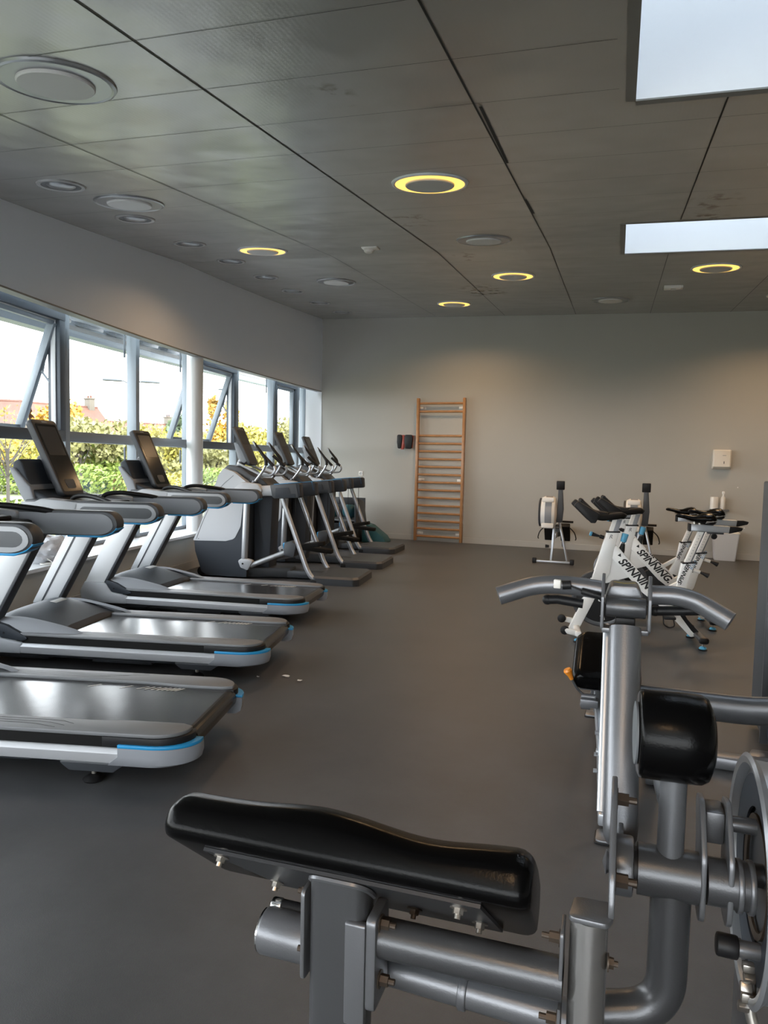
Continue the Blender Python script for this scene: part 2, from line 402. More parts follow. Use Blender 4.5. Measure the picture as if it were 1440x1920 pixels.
# skylight wells (opal sheet added on top against sun patches, white plaster sides, thin metal trim round the opening)
for k, (x0, x1, y0, y1) in enumerate(WELLS):
    g = G(); H = 1.05
    c = [(x0, y0), (x1, y0), (x1, y1), (x0, y1)]
    for i in range(4):
        a, b = c[i], c[(i+1) % 4]; n = 3 if k == 1 else 1
        pts = [V((a[0]+(b[0]-a[0])*t, a[1]+(b[1]-a[1])*t, 0)) for t in ([0, .28, .72, 1] if k == 1 else [0, 1])]
        if k == 1 and i in (1, 3): f = (YK-y0)/(y1-y0); f = f if i == 1 else 1-f; pts = [V((a[0], a[1]+(b[1]-a[1])*t, 0)) for t in (0, f, 1)]
        for p, q in zip(pts, pts[1:]): g.quad((p.x, p.y, zc(p.x, p.y)), (q.x, q.y, zc(q.x, q.y)), (q.x, q.y, 4.95), (p.x, p.y, 4.95))
    struct(g.out('wall_skylight_%d' % (k+1), 'well_white', smooth=0))
    g = G()
    for i in range(4):
        a, b = c[i], c[(i+1) % 4]
        n = 4; pts = [V((a[0]+(b[0]-a[0])*t/n, a[1]+(b[1]-a[1])*t/n, 0)) for t in range(n+1)]
        for p, q in zip(pts, pts[1:]):
            p = V((p.x, p.y, zc(p.x, p.y)+.004)); q = V((q.x, q.y, zc(q.x, q.y)+.004)); oo = (V(((x0+x1)/2, (y0+y1)/2, p.z))-(p+q)/2); oo = V((oo.x if i in (1, 3) else 0, oo.y if i in (0, 2) else 0, 0)).normalized()*-.024; g.bar(p+oo, q+oo, .046, .022)
    struct(g.out('trim_%d' % (k+1), 'trim_grey', smooth=0))
    g = G(); g.box(((x0+x1)/2, (y0+y1)/2, 4.97), (x1-x0+.1, y1-y0+.1, .004)); struct(g.out('window_%d' % (20+k), 'opal_sheet', smooth=0))
# far wall
g = G()
xs = [-5.37, -4, -2, 0, 2, XR]
for a, b in zip(xs, xs[1:]): g.quad((a, yfar(a), 0), (b, yfar(b), 0), (b, yfar(b), zc(b, yfar(b))+.003), (a, yfar(a), zc(a, yfar(a))+.003))
struct(g.out('wall_far', 'wall_far_paint', smooth=0))
g = G(); a, b = -5.95, -5.37; g.quad((a, yfar(a), 0), (b, yfar(b), 0), (b, yfar(b), 4.2), (a, yfar(a), 4.2)); g.quad((b, yfar(b), 0), (b, yfar(b), 2.73), (b+.008, yfar(b)-.012, 2.73), (b+.008, yfar(b)-.012, 0)); struct(g.out('wall_far_return', 'panel_white', smooth=0))
g = G(); g.quad((XR, YB, 0), (XR, 12.4, 0), (XR, 12.4, 3.95), (XR, YB, 3.95)); struct(g.out('wall_right', 'wall_far_paint', smooth=0))
g = G(); bx0, bx1, bz0, bz1 = -2.3, 2.2, .45, 2.75
for q in (((-3.0, 0), (XR, 0), (XR, bz0), (-3.0, bz0)), ((-3.0, bz1), (XR, bz1), (XR, 3.95), (-3.0, 3.95)), ((-3.0, bz0), (bx0, bz0), (bx0, bz1), (-3.0, bz1)), ((bx1, bz0), (XR, bz0), (XR, bz1), (bx1, bz1))): g.quad(*[(x, YB, z) for x, z in q])
struct(g.out('wall_back', 'wall_far_paint', smooth=0))
wb = tag(bpy.data.objects.new('window_22', None), kind='structure'); COL.objects.link(wb); wb.location = (0, YB, bz0)  # window added in the unseen back wall to let in frontal fill light
g = G()
for i in range(4): g.box((bx0+(bx1-bx0)*i/3, 0, (bz1-bz0)/2), (.07, .08, bz1-bz0), .004)
for z in (0, bz1-bz0): g.box(((bx0+bx1)/2, 0, z), (bx1-bx0, .08, .07), .004)
g.out('window_frame', 'alu_frame', wb); g = G(); g.quad((bx0, 0, 0), (bx1, 0, 0), (bx1, 0, bz1-bz0), (bx0, 0, bz1-bz0)); g.out('pane', 'glass', wb, 0)
# baseboard on the far wall
g = G(); g.bar((-5.37, yfar(-5.37)-.008, .05), (XR, yfar(XR)-.008, .05), .016, .10, .003); struct(g.out('baseboard_far', 'skirting', smooth=0))
# curved window wall: bulkhead above, low wall below
WY = [YB+.4*i for i in range(int((12.76-YB)/.4)+1)] + [12.76]
def strip(f0, f1, th, m, name, y0=YB, y1=12.77):
    g = G(); ys = [y for y in WY if y0 <= y <= y1]
    R = []
    for y in ys:
        i = V((xw(y), y, 0)); o = i + wn(y)*th
        z0, z1 = f0(i.x, y), f1(i.x, y)
        R.append([(i.x, i.y, z0), (i.x, i.y, z1), (o.x, o.y, z1), (o.x, o.y, z0)])
    g.loft(R); return struct(g.out(name, m, smooth=30))
strip(lambda x, y: 2.73, lambda x, y: zc(x, y)+.01, .10, 'wall_white_paint', 'wall_left_upper')
strip(lambda x, y: 0, lambda x, y: .425, .46, 'wall_far_paint', 'wall_left_lower')
def along(off0, off1, z0, z1, y0, y1, m, name, step=.3, smooth=30):
    g = G(); n = max(1, int((y1-y0)/step)); R = []
    for i in range(n+1):
        y = y0+(y1-y0)*i/n; p = V((xw(y), y, 0)); a = p+wn(y)*off0; b = p+wn(y)*off1
        R.append([(a.x, a.y, z0), (a.x, a.y, z1), (b.x, b.y, z1), (b.x, b.y, z0)])
    g.loft(R); return g.out(name, m, smooth=smooth)
struct(along(-.07, .46, .425, .456, YB, 12.70, 'sill_board', 'trim_3'))
struct(along(-.014, 0, 0, .10, YB, 12.70, 'skirting', 'baseboard_left'))
struct(along(-.004, .102, 2.715, 2.73, YB, 12.76, 'trim_grey', 'trim_4'))

# glazing
BAYS = [(-4.9, -3.45, 'open'), (-3.45, -2.1, 'fixed'), (-2.1, -.75, 'open'), (-.75, .6, 'fixed'), (.6, 1.95, 'fixed'), (1.95, 3.3, 'open'), (3.3, 4.62, 'fixed'),
        (4.62, 5.94, 'open'), (5.94, 7.285, 'fixed'), (7.285, 8.62, 'fixed'), (8.62, 10.06, 'open'), (10.06, 11.44, 'fixed'), (11.44, 12.46, 'shut'), (12.46, 12.82, 'fixed')]
def gp(y, off=0): p = V((xw(y), y, 0)) + wn(y)*(.40+off); return p
ZT = (1.55, 1.655)
for n, (y0, y1, kind) in enumerate(BAYS):
    yy = (y0+y1)/2; w = tag(bpy.data.objects.new('window_%d' % (n+1), None), kind='structure'); COL.objects.link(w); o = gp(yy); w.location = (o.x, o.y, .456)
    inv = Matrix.Translation((-o.x, -o.y, -.456))
    dark = kind != 'fixed'
    def put(g, name, m, smooth=30):
        bmesh.ops.transform(g.bm, matrix=inv, verts=g.bm.verts); return g.out(name, m, w, smooth)
    a, b = gp(y0), gp(y1); t = (b-a).normalized(); nn = V((-t.y, t.x, 0))
    def fr(g, p, q, z0, z1, wd=.06, dp=.07):      # horizontal member
        g.box(((p+q)/2 + V((0, 0, (z0+z1)/2))), ((q-p).length, dp, z1-z0), .004, Matrix.Rotation(atan2(t.y, t.x), 4, 'Z'))
    def vert(g, p, z0, z1, wd=.06, dp=.07): g.box(p+V((0, 0, (z0+z1)/2)), (wd, dp, z1-z0), .004, Matrix.Rotation(atan2(t.y, t.x), 4, 'Z'))
    # right-hand mullion
    g = G(); mw = .085
    vert(g, b, .456, zc(b.x, b.y)-.01, mw, .12); put(g, 'mullion', 'alu_frame')
    g = G(); fr(g, a+t*.03, b-t*.03, ZT[0], ZT[1], dp=.12); fr(g, a+t*.03, b-t*.03, .456, .50); put(g, 'transom', 'alu_dark' if dark else 'alu_frame')
    # lower pane
    g = G(); pa = a+t*.04; pb = b-t*.04; g.quad(pa+V((0, 0, .5)), pb+V((0, 0, .5)), pb+V((0, 0, ZT[0])), pa+V((0, 0, ZT[0]))); put(g, 'pane', 'glass', 0)
    if kind == 'fixed':
        g = G(); top = zc(a.x, a.y)-.02; g.quad(pa+V((0, 0, ZT[1])), pb+V((0, 0, ZT[1])), pb+V((0, 0, top)), pa+V((0, 0, top))); put(g, 'pane', 'glass', 0)
        g = G(); vert(g, b-t*.16+nn*.02, 2.55, 3.05, .018, .02); vert(g, b-t*.16+nn*.02, 1.34, 1.52, .018, .02); put(g, 'stay_bracket', 'alu_dark')
    else:
        g = G(); fr(g, pa, pb, 2.72, 2.84, dp=.14); vert(g, a+t*.085, ZT[1], 2.72, .09, .13); vert(g, b-t*.085, ZT[1], 2.84, .09, .13); put(g, 'window_frame', 'alu_dark')
        g = G(); fr(g, pa, pb, 2.705, 2.72, dp=.05); vert(g, b-t*.14, ZT[1], 2.72, .015, .05); put(g, 'gasket', 'panel_white')
        g = G(); top = zc(a.x, a.y)-.02; g.quad(pa+V((0, 0, 2.84)), pb+V((0, 0, 2.84)), pb+V((0, 0, top)), pa+V((0, 0, top))); put(g, 'pane', 'glass', 0)
        # sash hung at its head, swung out
        sw = .36 if kind == 'open' else .0
        out_ = nn if nn.x < 0 else -nn
        sa, sb = a+t*.15, b-t*.15; h0, h1 = V((0, 0, 2.69)), V((0, 0, ZT[1]+.02)) + out_*sw
        g = G()
        for p in (sa, sb): g.bar(p+h0, p+h1, .075, .06, .006, up=t)
        g.bar(sa+h0, sb+h0, .045, .05, .004); g.bar(sa+h1, sb+h1, .045, .06, .004)
        sash = put(g, 'sash', 'alu_frame')
        g = G(); g.quad(sa+h0, sb+h0, sb+h1, sa+h1); bmesh.ops.transform(g.bm, matrix=inv, verts=g.bm.verts); g.out('pane', 'glass', sash, 0)
        if kind == 'open':
            g = G()
            for p, f in ((sa, a+t*.11), (sb, b-t*.11)):
                mid = p+h0.lerp(h1, .42); g.bar(mid, f+V((0, 0, 2.05)), .012, .02); g.bar(p+h0.lerp(h1, .08), mid.lerp(f+V((0, 0, 2.05)), .25), .010, .016)
                g.bar(f+V((0, 0, 2.05)), f+V((0, 0, 1.9)), .012, .02)
            put(g, 'stay_arm', 'alu_frame')
# round column standing in the sill
cp = (-5.27, 8.28)
t = thing('round_column', 'round pale grey steel column rising in front of the windows beside the parked machines', 'column', (cp[0], cp[1], .456))
g = G(); g.cyl((0, 0, 0), (0, 0, 3.25), .105, n=40); g.out('shaft', 'column_paint', t)
g = G(); g.cyl((0, 0, 2.30), (0, 0, 2.34), .108, n=40); g.out('joint_ring', 'alu_frame', t)
t['kind'] = 'structure'; t.name = 'trim_5'
for k in ('label', 'category'): del t[k]

# ceiling lamps
def cpt(x, y, dz=0): return V((x, y, zc(x, y)-dz))
LAMPS = [(-2.52, 2.80, 0), (-3.72, 4.91, 0), (-1.30, 4.95, 1), (-3.72, 7.15, 1), (-1.31, 7.10, 0), (-1.30, 9.10, 1), (-3.66, 9.15, 0), (-2.50, 11.2, 1), (-.17, 11.1, 0), (.98, 8.97, 1), (2.1, 10.95, 1), (2.15, 7.0, 0), (2.15, 4.9, 1), (-.1, -1.2, 1)]  # last entry: unseen lamp added behind the camera to light the foreground
LLAB = {0: 'unlit round ceiling lamp at the upper left corner, the nearest and largest', 1: 'unlit round ceiling lamp over the treadmills beside a small ceiling spot', 2: 'lit round ceiling lamp with warm yellow ring, the largest lit one',
        3: 'lit yellow ring lamp above the left bulkhead near the small spots', 4: 'unlit round ceiling lamp between two lit rings near the brown stains', 5: 'lit yellow ring lamp left of the second skylight', 6: 'small unlit round ceiling lamp left of the smoke detector, far left',
        7: 'lit yellow ring lamp nearest the far wall above the wall bars', 8: 'unlit round ceiling lamp nearest the far wall, right of the wall bars', 9: 'lit yellow ring lamp just beyond the second skylight', 10: 'lit yellow ring lamp cut by the right edge near the far wall'}
def make_lamp(lit, loc):
    t = thing('ceiling_lamp', 'x', 'lamp', loc)
    g = G(); g.lathe([(.235, .012), (.262, .012), (.266, 0), (.262, -.010), (.250, -.014), (.240, -.010), (.235, .012)], n=56); g.out('rim', 'lamp_metal' if not lit else 'panel_white', t, 40)
    g = G(); g.lathe([(.243, -.010), (.20, .004), (.165, .008), (.16, .012), (.243, .012)], n=56); g.out('reflector_ring', 'lamp_glow' if lit else 'lamp_metal', t, 60)
    g = G(); g.lathe([(0, .010), (.164, .010), (.170, -.004), (.170, -.018), (.164, -.024), (0, -.024)], n=56); g.out('disc', 'lamp_disc' if lit else 'lamp_disc_off', t, 40)
    return t
protos = {0: make_lamp(0, cpt(*LAMPS[0][:2])), 1: make_lamp(1, cpt(*LAMPS[2][:2]))}
protos[0]['label'] = LLAB[0]; protos[1]['label'] = LLAB[2]
for i, (x, y, lit) in enumerate(LAMPS):
    if i in (0, 2): o = protos[lit]
    elif i > 10: continue
    else: o = copy_tree(protos[lit], cpt(x, y), 0, LLAB[i])
    o['group'] = 'round ceiling lamps'
    sl = math.atan(.115 if y < YK else .06); o.rotation_euler = (sl, math.atan(.028), 0)
for i, (x, y, lit) in enumerate(LAMPS):
    if lit:
        ld = bpy.data.lights.new('ring_light', 'AREA'); ld.shape = 'DISK'; ld.size = .46; ld.energy = 12 if y > 8 else 7; ld.color = (1, .64, .34); ld.spread = radians(150)
        lo = bpy.data.objects.new('ring_light', ld); COL.objects.link(lo); lo.location = cpt(x, y, .052)
# small spots along the window side
SPOTS = [(-3.86, 4.33), (-4.05, 5.42), (-4.27, 6.6), (-4.42, 7.70), (-4.48, 8.70), (-4.58, 9.75), (-4.62, 10.85), (-4.64, 11.9)]
SL = ['small recessed ceiling spot nearest the camera, left of the unlit lamp', 'small recessed ceiling spot just below the unlit lamp, second nearest', 'third small recessed spot along the left ceiling edge', 'fourth small recessed spot, below the lit yellow ring lamp',
      'fifth small recessed spot along the left ceiling edge', 'sixth small recessed spot, left of the small unlit lamp', 'seventh small recessed spot, next to last before the far wall', 'small recessed ceiling spot nearest the far wall']
sp0 = thing('ceiling_spot', SL[0], 'ceiling spot', cpt(*SPOTS[0]), 0, 'small ceiling spots on the window side')
g = G(); g.lathe([(.135, .01), (.165, .01), (.168, -.002), (.160, -.010), (.135, -.008), (.130, .01)], n=40); g.out('rim', 'vent_grey', sp0, 40)
g = G(); g.lathe([(.132, -.004), (.115, .008), (.110, .008)], n=40); g.out('recess_ring', 'inset_grey', sp0, 40)
g = G(); g.lathe([(0, -.022), (.05, -.020), (.085, -.012), (.104, .0), (.108, .01)], n=40); g.out('lens', 'lamp_metal', sp0, 60)
for i in range(1, 8):
    o = copy_tree(sp0, cpt(*SPOTS[i]), .3*i, SL[i])
for o in [o for o in COL.objects if o.name.startswith('ceiling_spot')]:
    o.rotation_euler = (math.atan(.115 if o.location.y < YK else .06), math.atan(.028), 0)
g = G(); g.lathe([(0, .01), (.075, .01), (.078, -.004), (.06, -.008), (.0, -.012)], n=32)
tag(g.out('ceiling_speaker', 'vent_grey', loc=cpt(.885, 5.02)), 'small round grey ceiling fitting cut by the right edge below the large skylight', 'ceiling fitting')
# detectors
t = thing('smoke_detector', 'white smoke detector on a square base under the middle of the ceiling', 'smoke detector', cpt(-2.52, 7.24))
g = G(); g.box((0, 0, -.008), (.17, .12, .016), .004); g.out('base_plate', 'white_plastic', t)
g = G(); g.lathe([(.05, -.015), (.052, -.035), (.04, -.05), (.0, -.056)], (-.02, 0, 0), n=24); g.out('sensor_head', 'white_plastic', t)
t = thing('emergency_light', 'small white rectangular ceiling unit below the second skylight', 'emergency light', cpt(.61, 10.06))
g = G(); g.box((0, 0, -.02), (.23, .11, .04), .006); g.out('housing', 'white_plastic', t)
g = G(); g.box((0, 0, -.044), (.06, .05, .012), .004); g.out('lens', 'lamp_disc', t)
for dx in (-.07, .07):
    g = G(); g.box((dx, -.03, -.043), (.03, .02, .01), .003); g.out('clip', 'white_plastic', t)

# ---------------- wall things
W0 = atan2(WFS, 1.0)
def wallpt(x, z, off=0): return V((x, yfar(x)-off, z))
# wall bars
t = thing('wall_bars', 'tall wooden wall bars ladder fixed upright to the far wall', 'wall bars', wallpt(-2.985, 0, .0), W0)
for s in (-1, 1):
    g = G(); g.box((s*.425, -.085, 1.288), (.045, .085, 2.56), .006); g.out('side_rail', 'wood', t)
zs = [2.475, 2.33] + [1.90-.1393*i for i in range(14)]
for i, z in enumerate(zs):
    g = G(); pr = []
    g.tube([(-.41, -.075, z), (-.2, -.078, z), (0, -.079, z), (.2, -.078, z), (.41, -.075, z)], .020, 12, flat=(1, .8)); g.out('rung', 'wood', t)
for z in (2.40, 1.11, .14):
    for s in (-1, 1):
        g = G(); g.box((s*.375, -.03, z), (.07, .06, .03), .003); g.box((s*.36, -.004, z), (.11, .008, .045), .002); g.out('wall_bracket', 'white_plastic', t)
# black and red wall dispenser
t = thing('wall_dispenser', 'small black wall box with a red centre strip left of the wall bars', 'dispenser', wallpt(-3.655, 1.78), W0)
g = G(); g.prism(fillet([(-.125, -.09), (.125, -.11), (.145, .13), (-.145, .13)], .03), 'y', -.07, 0, .008); g.out('body', 'red_plastic', t)
for s, x0, x1 in ((-1, -.145, -.05), (1, .0, .15)):
    g = G(); sh = [(x0+.015, -.115), (x1-.02, -.12), (x1, .06), (x1-.01, .135), (x0+.0, .135), (x0-.003, .0)]; g.prism(fillet(sh, .03), 'y', -.10, -.06, .01); g.out('black_panel', 'black', t)
g = G(); g.prism([(-.075, -.13), (-.02, -.13), (-.015, .13), (-.035, .13)], 'y', -.085, -.06, .004); g.out('centre_strip', 'red_plastic', t)
# socket
t = thing('wall_socket', 'small white square electric socket low on the far wall by the corner', 'socket', wallpt(-4.53, 1.19), W0)
g = G(); g.box((0, -.006, 0), (.085, .012, .085), .003); g.out('cover_plate', 'white_plastic', t)
g = G(); g.lathe([(.028, 0), (.026, .004), (.02, .001), (0, .001)], (0, -.012, 0), (0, -1, 0), 20); g.out('outlet', 'vent_grey', t)
# paper towel dispenser
t = thing('towel_dispenser', 'white paper towel dispenser box on the far wall above the small shelf', 'towel dispenser', wallpt(1.585, 1.57), W0)
g = G(); rings = []
for dy, w, z0, z1 in ((0, .135, -.155, .15), (-.05, .135, -.155, .15), (-.11, .128, -.125, .15), (-.125, .11, -.115, .135)):
    rings.append([(a, dy, b) for a, b in fillet([(-w, z0), (w, z0), (w, z1), (-w, z1)], .02)])
g.loft(rings); g.out('housing', 'cream_plastic', t)
g = G(); g.box((.03, -.127, -.05), (.010, .006, .04), .002); g.out('lock_slot', 'charcoal', t)
g = G(); g.box((.03, -.127, .06), (.05, .004, .006)); g.out('logo', 'inset_grey', t)
# shelf with roll and bottle
t = thing('wall_shelf', 'small grey wall shelf carrying a paper roll and a spray bottle', 'shelf', wallpt(1.585, .79), W0)
g = G(); g.box((0, -.10, -.012), (.27, .20, .024), .004); g.out('board', 'inset_grey', t); g = G(); g.box((-.08, -.05, -.045), (.02, .10, .04), .003); g.out('bracket', 'charcoal', t)
t = thing('paper_roll', 'white paper roll standing on the small wall shelf', 'paper roll', wallpt(1.50, .79, .11))
g = G(); g.lathe([(.02, .19), (.02, .17), (.056, .19), (.06, .18), (.06, .005), (.055, 0), (0, 0)], n=28); g.out('roll', 'white_plastic', t)
t = thing('spray_bottle', 'white spray bottle standing beside the paper roll on the wall shelf', 'bottle', wallpt(1.625, .79, .11))
g = G(); g.lathe([(0, 0), (.034, 0), (.037, .01), (.037, .15), (.03, .185), (.014, .21), (.014, .235), (0, .235)], n=24); g.out('bottle_body', 'white_plastic', t)
g = G(); g.box((0, -.01, .26), (.035, .07, .05), .012); g.bar((0, -.03, .245), (0, -.045, .20), .01, .012, .002); g.out('spray_head', 'paper', t)
# waste bin
t = thing('waste_bin', 'white tall tapered waste bin standing against the far wall', 'waste bin', wallpt(1.68, 0, .16), W0)
g = G(); R = []
for z, w, d in ((0, .15, .10), (.02, .155, .105), (.40, .19, .13), (.43, .195, .135)): R.append([(a, b, z) for a, b in fillet([(-w, -d), (w, -d), (w, d), (-w, d)], .03)])
g.loft(R); g.out('body', 'panel_white', t); g = G(); g.prism(fillet([(-.198, -.138), (.198, -.138), (.198, .138), (-.198, .138)], .03), 'z', .42, .44, .006); g.out('rim', 'white_plastic', t)
# wall studs
for (px, py, l) in ((1383, 914, 'upper tiny white wall plug right of the shelf'), (1395, 990, 'lower tiny white wall plug right of the bin')):
    d = ray(px, py); P = CAM + d*((12.45)/d.y); g = G(); g.lathe([(.008, 0), (.008, .01), (.0, .012)], (0, 0, 0), (0, -1, 0), 10)
    tag(g.out('wall_plug', 'paper', loc=wallpt(P.x, P.z)), l, 'wall plug', 'wall plugs')
# ------------------------------------------------------------------ treadmill (x: 0 at the rear, -2.1 at the front; z up)
def lerp(a, b, t): return a+(b-a)*t
def make_treadmill():
    T = thing('treadmill', 'x', 'treadmill')
    g = G(); g.box((-1.15, 0, .085), (1.62, .66, .05), .01); g.box((-1.78, 0, .10), (.50, .62, .14), .03)
    g.prism(fillet([(-1.2, .075), (-.86, .075), (-.80, .03), (-1.26, .03)], .02), 'y', -.28, .28, .005); g.out('base_frame', 'charcoal', T)
    # belt with rear roller
    g = G(); r = .048; zt = .222; prof = []
    for i in range(13): a = pi/2 - pi*i/12; prof.append((-.075+cos(a)*r, zt-r+sin(a)*r))
    prof += [(-1.60, zt-2*r), (-1.60, zt)]
    prof = prof[::-1]
    rows = [[(x, yv, z) for x, z in prof] for yv in (-.275, .275)]
    g.grid(rows, True); g.bm.faces.new([v for v in list(g.bm.verts)[:len(prof)]]); g.bm.faces.new([v for v in list(g.bm.verts)[len(prof):]][::-1])
    g.mi = 1
    for i, x in enumerate((-.80, -.63, -.54, -.495, -.46, -.43, -.405, -.38, -.357, -.335)):
        dx = .05 if i < 3 else .035; g.quad((x, .200, zt+.0015), (x+.011, .200, zt+.0015), (x+.011+dx, .245, zt+.0015), (x+dx, .245, zt+.0015))
    g.out('running_belt', ['belt', 'white_plastic'], T, 'raw')
    g = G(); g.cyl((-.075, -.30, zt-r), (-.075, .30, zt-r), r-.004, n=24); g.out('rear_roller', 'black', T)
    for s in (-1, 1):
        # silver side rail
        g = G(); prof = fillet([(s*.385, .10), (s*.425, .104), (s*.432, .15), (s*.42, .172), (s*.385, .172)], .008, 3); g.prism(prof, 'x', -1.66, -.30, 0); g.out('side_rail', 'rail_silver', T)
        g = G(); g.prism([(s*.36, .11), (s*.415, .165), (s*.412, .222), (s*.30, .222), (s*.30, .12)], 'x', -1.70, -.14, .004); g.out('rail_insert', 'rubber', T)
        # step platform with long grooves
        pl = [(-1.72, s*.283), (-.52, s*.283), (-.42, s*.275), (-.33, s*.262), (-.10, s*.262), (-.05, s*.285)] + [(-.20+.15*cos(a), s*(.30+.12*sin(a))) for a in [pi/2*k/9 for k in range(10)]] + [(-1.72, s*.42)]
        g = G(); g.prism(pl, 'z', .220, .238, .004)
        g.mi = 1
        for k in range(3):
            yy = .315+.025*k; e = -.60-.05*k if s < 0 else -.62-.07*(2-k)
            pth = [(-1.70, s*yy), (e-.08, s*yy), (e-.03, s*(yy+.004)), (e+.03+.02*k, s*(yy+.030))]
            for (ax, ay), (bx, by) in zip(pth, pth[1:]): g.quad((ax, ay-.0022, .2388), (bx, by-.0022, .2388), (bx, by+.0022, .2388), (ax, ay+.0022, .2388))
        g.out('step_platform', ['step_grey', 'black'], T)
        g = G(); g.prism([(-.40, s*.27), (-.04, s*.27)] + [(-.19+.16*cos(a), s*(.30+.128*sin(a))) for a in [pi/2*k/9 for k in range(10)]] + [(-.40, s*.428)], 'z', .178, .222, .004); g.out('platform_edge', 'black', T)
        # end cap
        pc = [(-.325, s*.36), (-.325, s*.438)] + [(-.19+.19*cos(a), s*(.30+.138*sin(a))) for a in [pi/2-pi/2*k/12 for k in range(13)]] + [(.0, s*.283), (-.05, s*.283)]
        g = G()
        lo = [(-.315+(x+.315)*.90 if x > -.3 else x-.05, y*.97) for x, y in pc]; md = [(-.315+(x+.315)*.97 if x > -.3 else x-.04, y*.995) for x, y in pc]
        g.loft([[(x, y, .096) for x, y in lo], [(x, y, .108) for x, y in md], [(x, y, .14) for x, y in pc], [(x, y, .178) for x, y in pc]]); cap = g.out('end_cap', 'cap_grey', T, 40)
        g = G(); pb = [(x*1.004, y*1.004) for x, y in pc]; g.prism(pb, 'z', .178, .193, .003); g.out('accent_stripe', 'blue', cap)
        g = G(); g.lathe([(.008, 0), (.008, .004), (0, .004)], (-.035, s*.368, .15), (.72, s*.69, 0), 12); g.out('plug', 'charcoal', cap)
        # front shell that wraps into the upright
        g = G(); sh = fillet([(-2.12, .20), (-2.10, .10), (-1.66, .10), (-1.645, .175), (-1.80, .20), (-1.86, .285), (-2.07, .285)], [.05, .04, 0, 0, .04, .0, .02], 5); g.prism(sh, 'y', s*.345, s*.432, .014); g.out('front_shell', 'pale_shell', T)
        g = G(); sh = fillet([(-1.88, .27), (-1.80, .20), (-1.66, .185), (-1.60, .20), (-1.66, .235), (-1.76, .285), (-1.86, .31)], .02, 4); g.prism(sh, 'y', s*.35, s*.424, .010); fe = g.out('shell_cover', 'slate', T)
        g = G(); g.lathe([(.006, 0), (.006, .004), (0, .004)], (-1.78, s*.424, .235), (0, s, 0), 10); g.out('screw', 'black', fe)
        # upright
        up = [(-2.075, .275), (-1.885, .275), (-1.49, .985), (-1.70, .985)]
        g = G(); g.prism(up, 'y', s*.335, s*.415, .010); u = g.out('upright', 'white_shell', T)
        tr = [(-1.892, .262), (-1.868, .262), (-1.468, .985), (-1.492, .985)]
        g = G(); g.prism(tr, 'y', s*.33, s*.418, .003); g.out('edge_strip', 'charcoal', u)
        sl = [(-2.00, .29), (-1.985, .29), (-1.61, .985), (-1.625, .985)]
        g = G(); g.prism(sl, 'y', s*.3325, s*.337); g.out('cable_slot', 'charcoal', u)
        # handrail: rounded end, dark rim, plain inner face, oval inset outside
        def stad(x0, x1, z0, z1, ins, nose=.055, drop=0): 
            zm = z0+(z1-z0)*.48; X = x1-ins; a_, b_ = .105-ins, .075-ins*.6
            return [(x0, z0+ins)] + [(X-a_+a_*sin(t*pi/16), zm-(zm-z0-ins)*cos(t*pi/16)) for t in range(9)] + [(X-b_+b_*cos(t*pi/16), zm+(z1-ins-zm)*sin(t*pi/16)) for t in range(1, 9)] + [(x0, z1-ins)]
        g = G(); g.prism(stad(-1.62, -.70, .990, 1.125, 0), 'y', s*.335, s*.425, .012); hr = g.out('handrail', 'charcoal', T)
        g = G(); g.prism(stad(-1.64, -.712, .992, 1.117, .006), 'y', s*.4255, s*.431, .002) if s < 0 else None
        if s < 0: g.out('rail_face', 'pale_shell', hr)
        else:
            g.prism(stad(-1.64, -.712, .992, 1.117, .006), 'y', s*.4255, s*.431, .002); g.out('rail_face', 'pale_shell', hr)
        g = G(); g.prism(stad(-1.60, -.716, .993, 1.116, .005), 'y', s*.3345, s*.329, .002); g.out('inner_face', 'rail_shell', hr)
        g = G(); g.prism([(-1.20+.035*cos(a), 1.056+.034*sin(a)) for a in [pi/2+pi*k/8 for k in range(9)]]+[(-.79+.045*cos(a), 1.056+.034*sin(a)) for a in [-pi/2+pi*k/8 for k in range(9)]], 'y', s*.4305, s*.4325, .0005); g.out('face_inset', 'inset_grey', hr)
        g = G(); g.prism(fillet([(-.98, .984), (-.79, .984), (-.735, 1.005), (-.70, 1.035), (-.712, 1.04), (-.745, 1.015), (-.80, .997), (-.98, .994)], .006, 2), 'y', s*.338, s*.422, .002); g.out('blue_edge', 'blue', hr)
        # white fairing at the front of the rail
        g = G(); fa = fillet([(-1.66, .97), (-1.28, .985), (-1.24, 1.115), (-1.36, 1.125), (-1.50, 1.135), (-1.60, 1.09)], [.03, .02, .02, .05, .08, .05], 6); g.prism(fa, 'y', s*.31, s*.434, .018); g.out('rail_fairing', 'pale_shell', T)
        # curved grip
        g = G(); pth = smooth_path([(-1.44, s*.20, 1.08), (-1.40, s*.21, 1.135), (-1.31, s*.235, 1.15), (-1.20, s*.28, 1.14), (-1.09, s*.34, 1.12), (-1.02, s*.37, 1.095)], 5); g.tube(pth, [.016]*(len(pth)-4)+[.015, .013, .011, .008], 12); g.out('grip', 'black', T)
        # foot
        g = G(); g.prism(fillet([(-.62, .10), (-.30, .10), (-.36, .055), (-.56, .055)], .02), 'y', s*.30, s*.41, .008); ft = g.out('foot_bracket', 'charcoal', T)
        g = G(); g.cyl((-.47, s*.36, .02), (-.47, s*.36, .06), .011, n=12); g.out('foot_stem', 'bolt_metal', ft)
        g = G(); g.lathe([(.045, 0), (.048, .006), (.034, .018), (.016, .028), (0, .028)], (-.47, s*.36, 0), n=24); g.out('foot_pad', 'black', ft)
        g = G(); g.cyl((-1.95, s*.30, .045), (-1.95, s*.36, .045), .045, n=20, bev=.006); g.out('transport_wheel', 'black', T)
    # motor hood
    g = G(); N = 16; rows = []
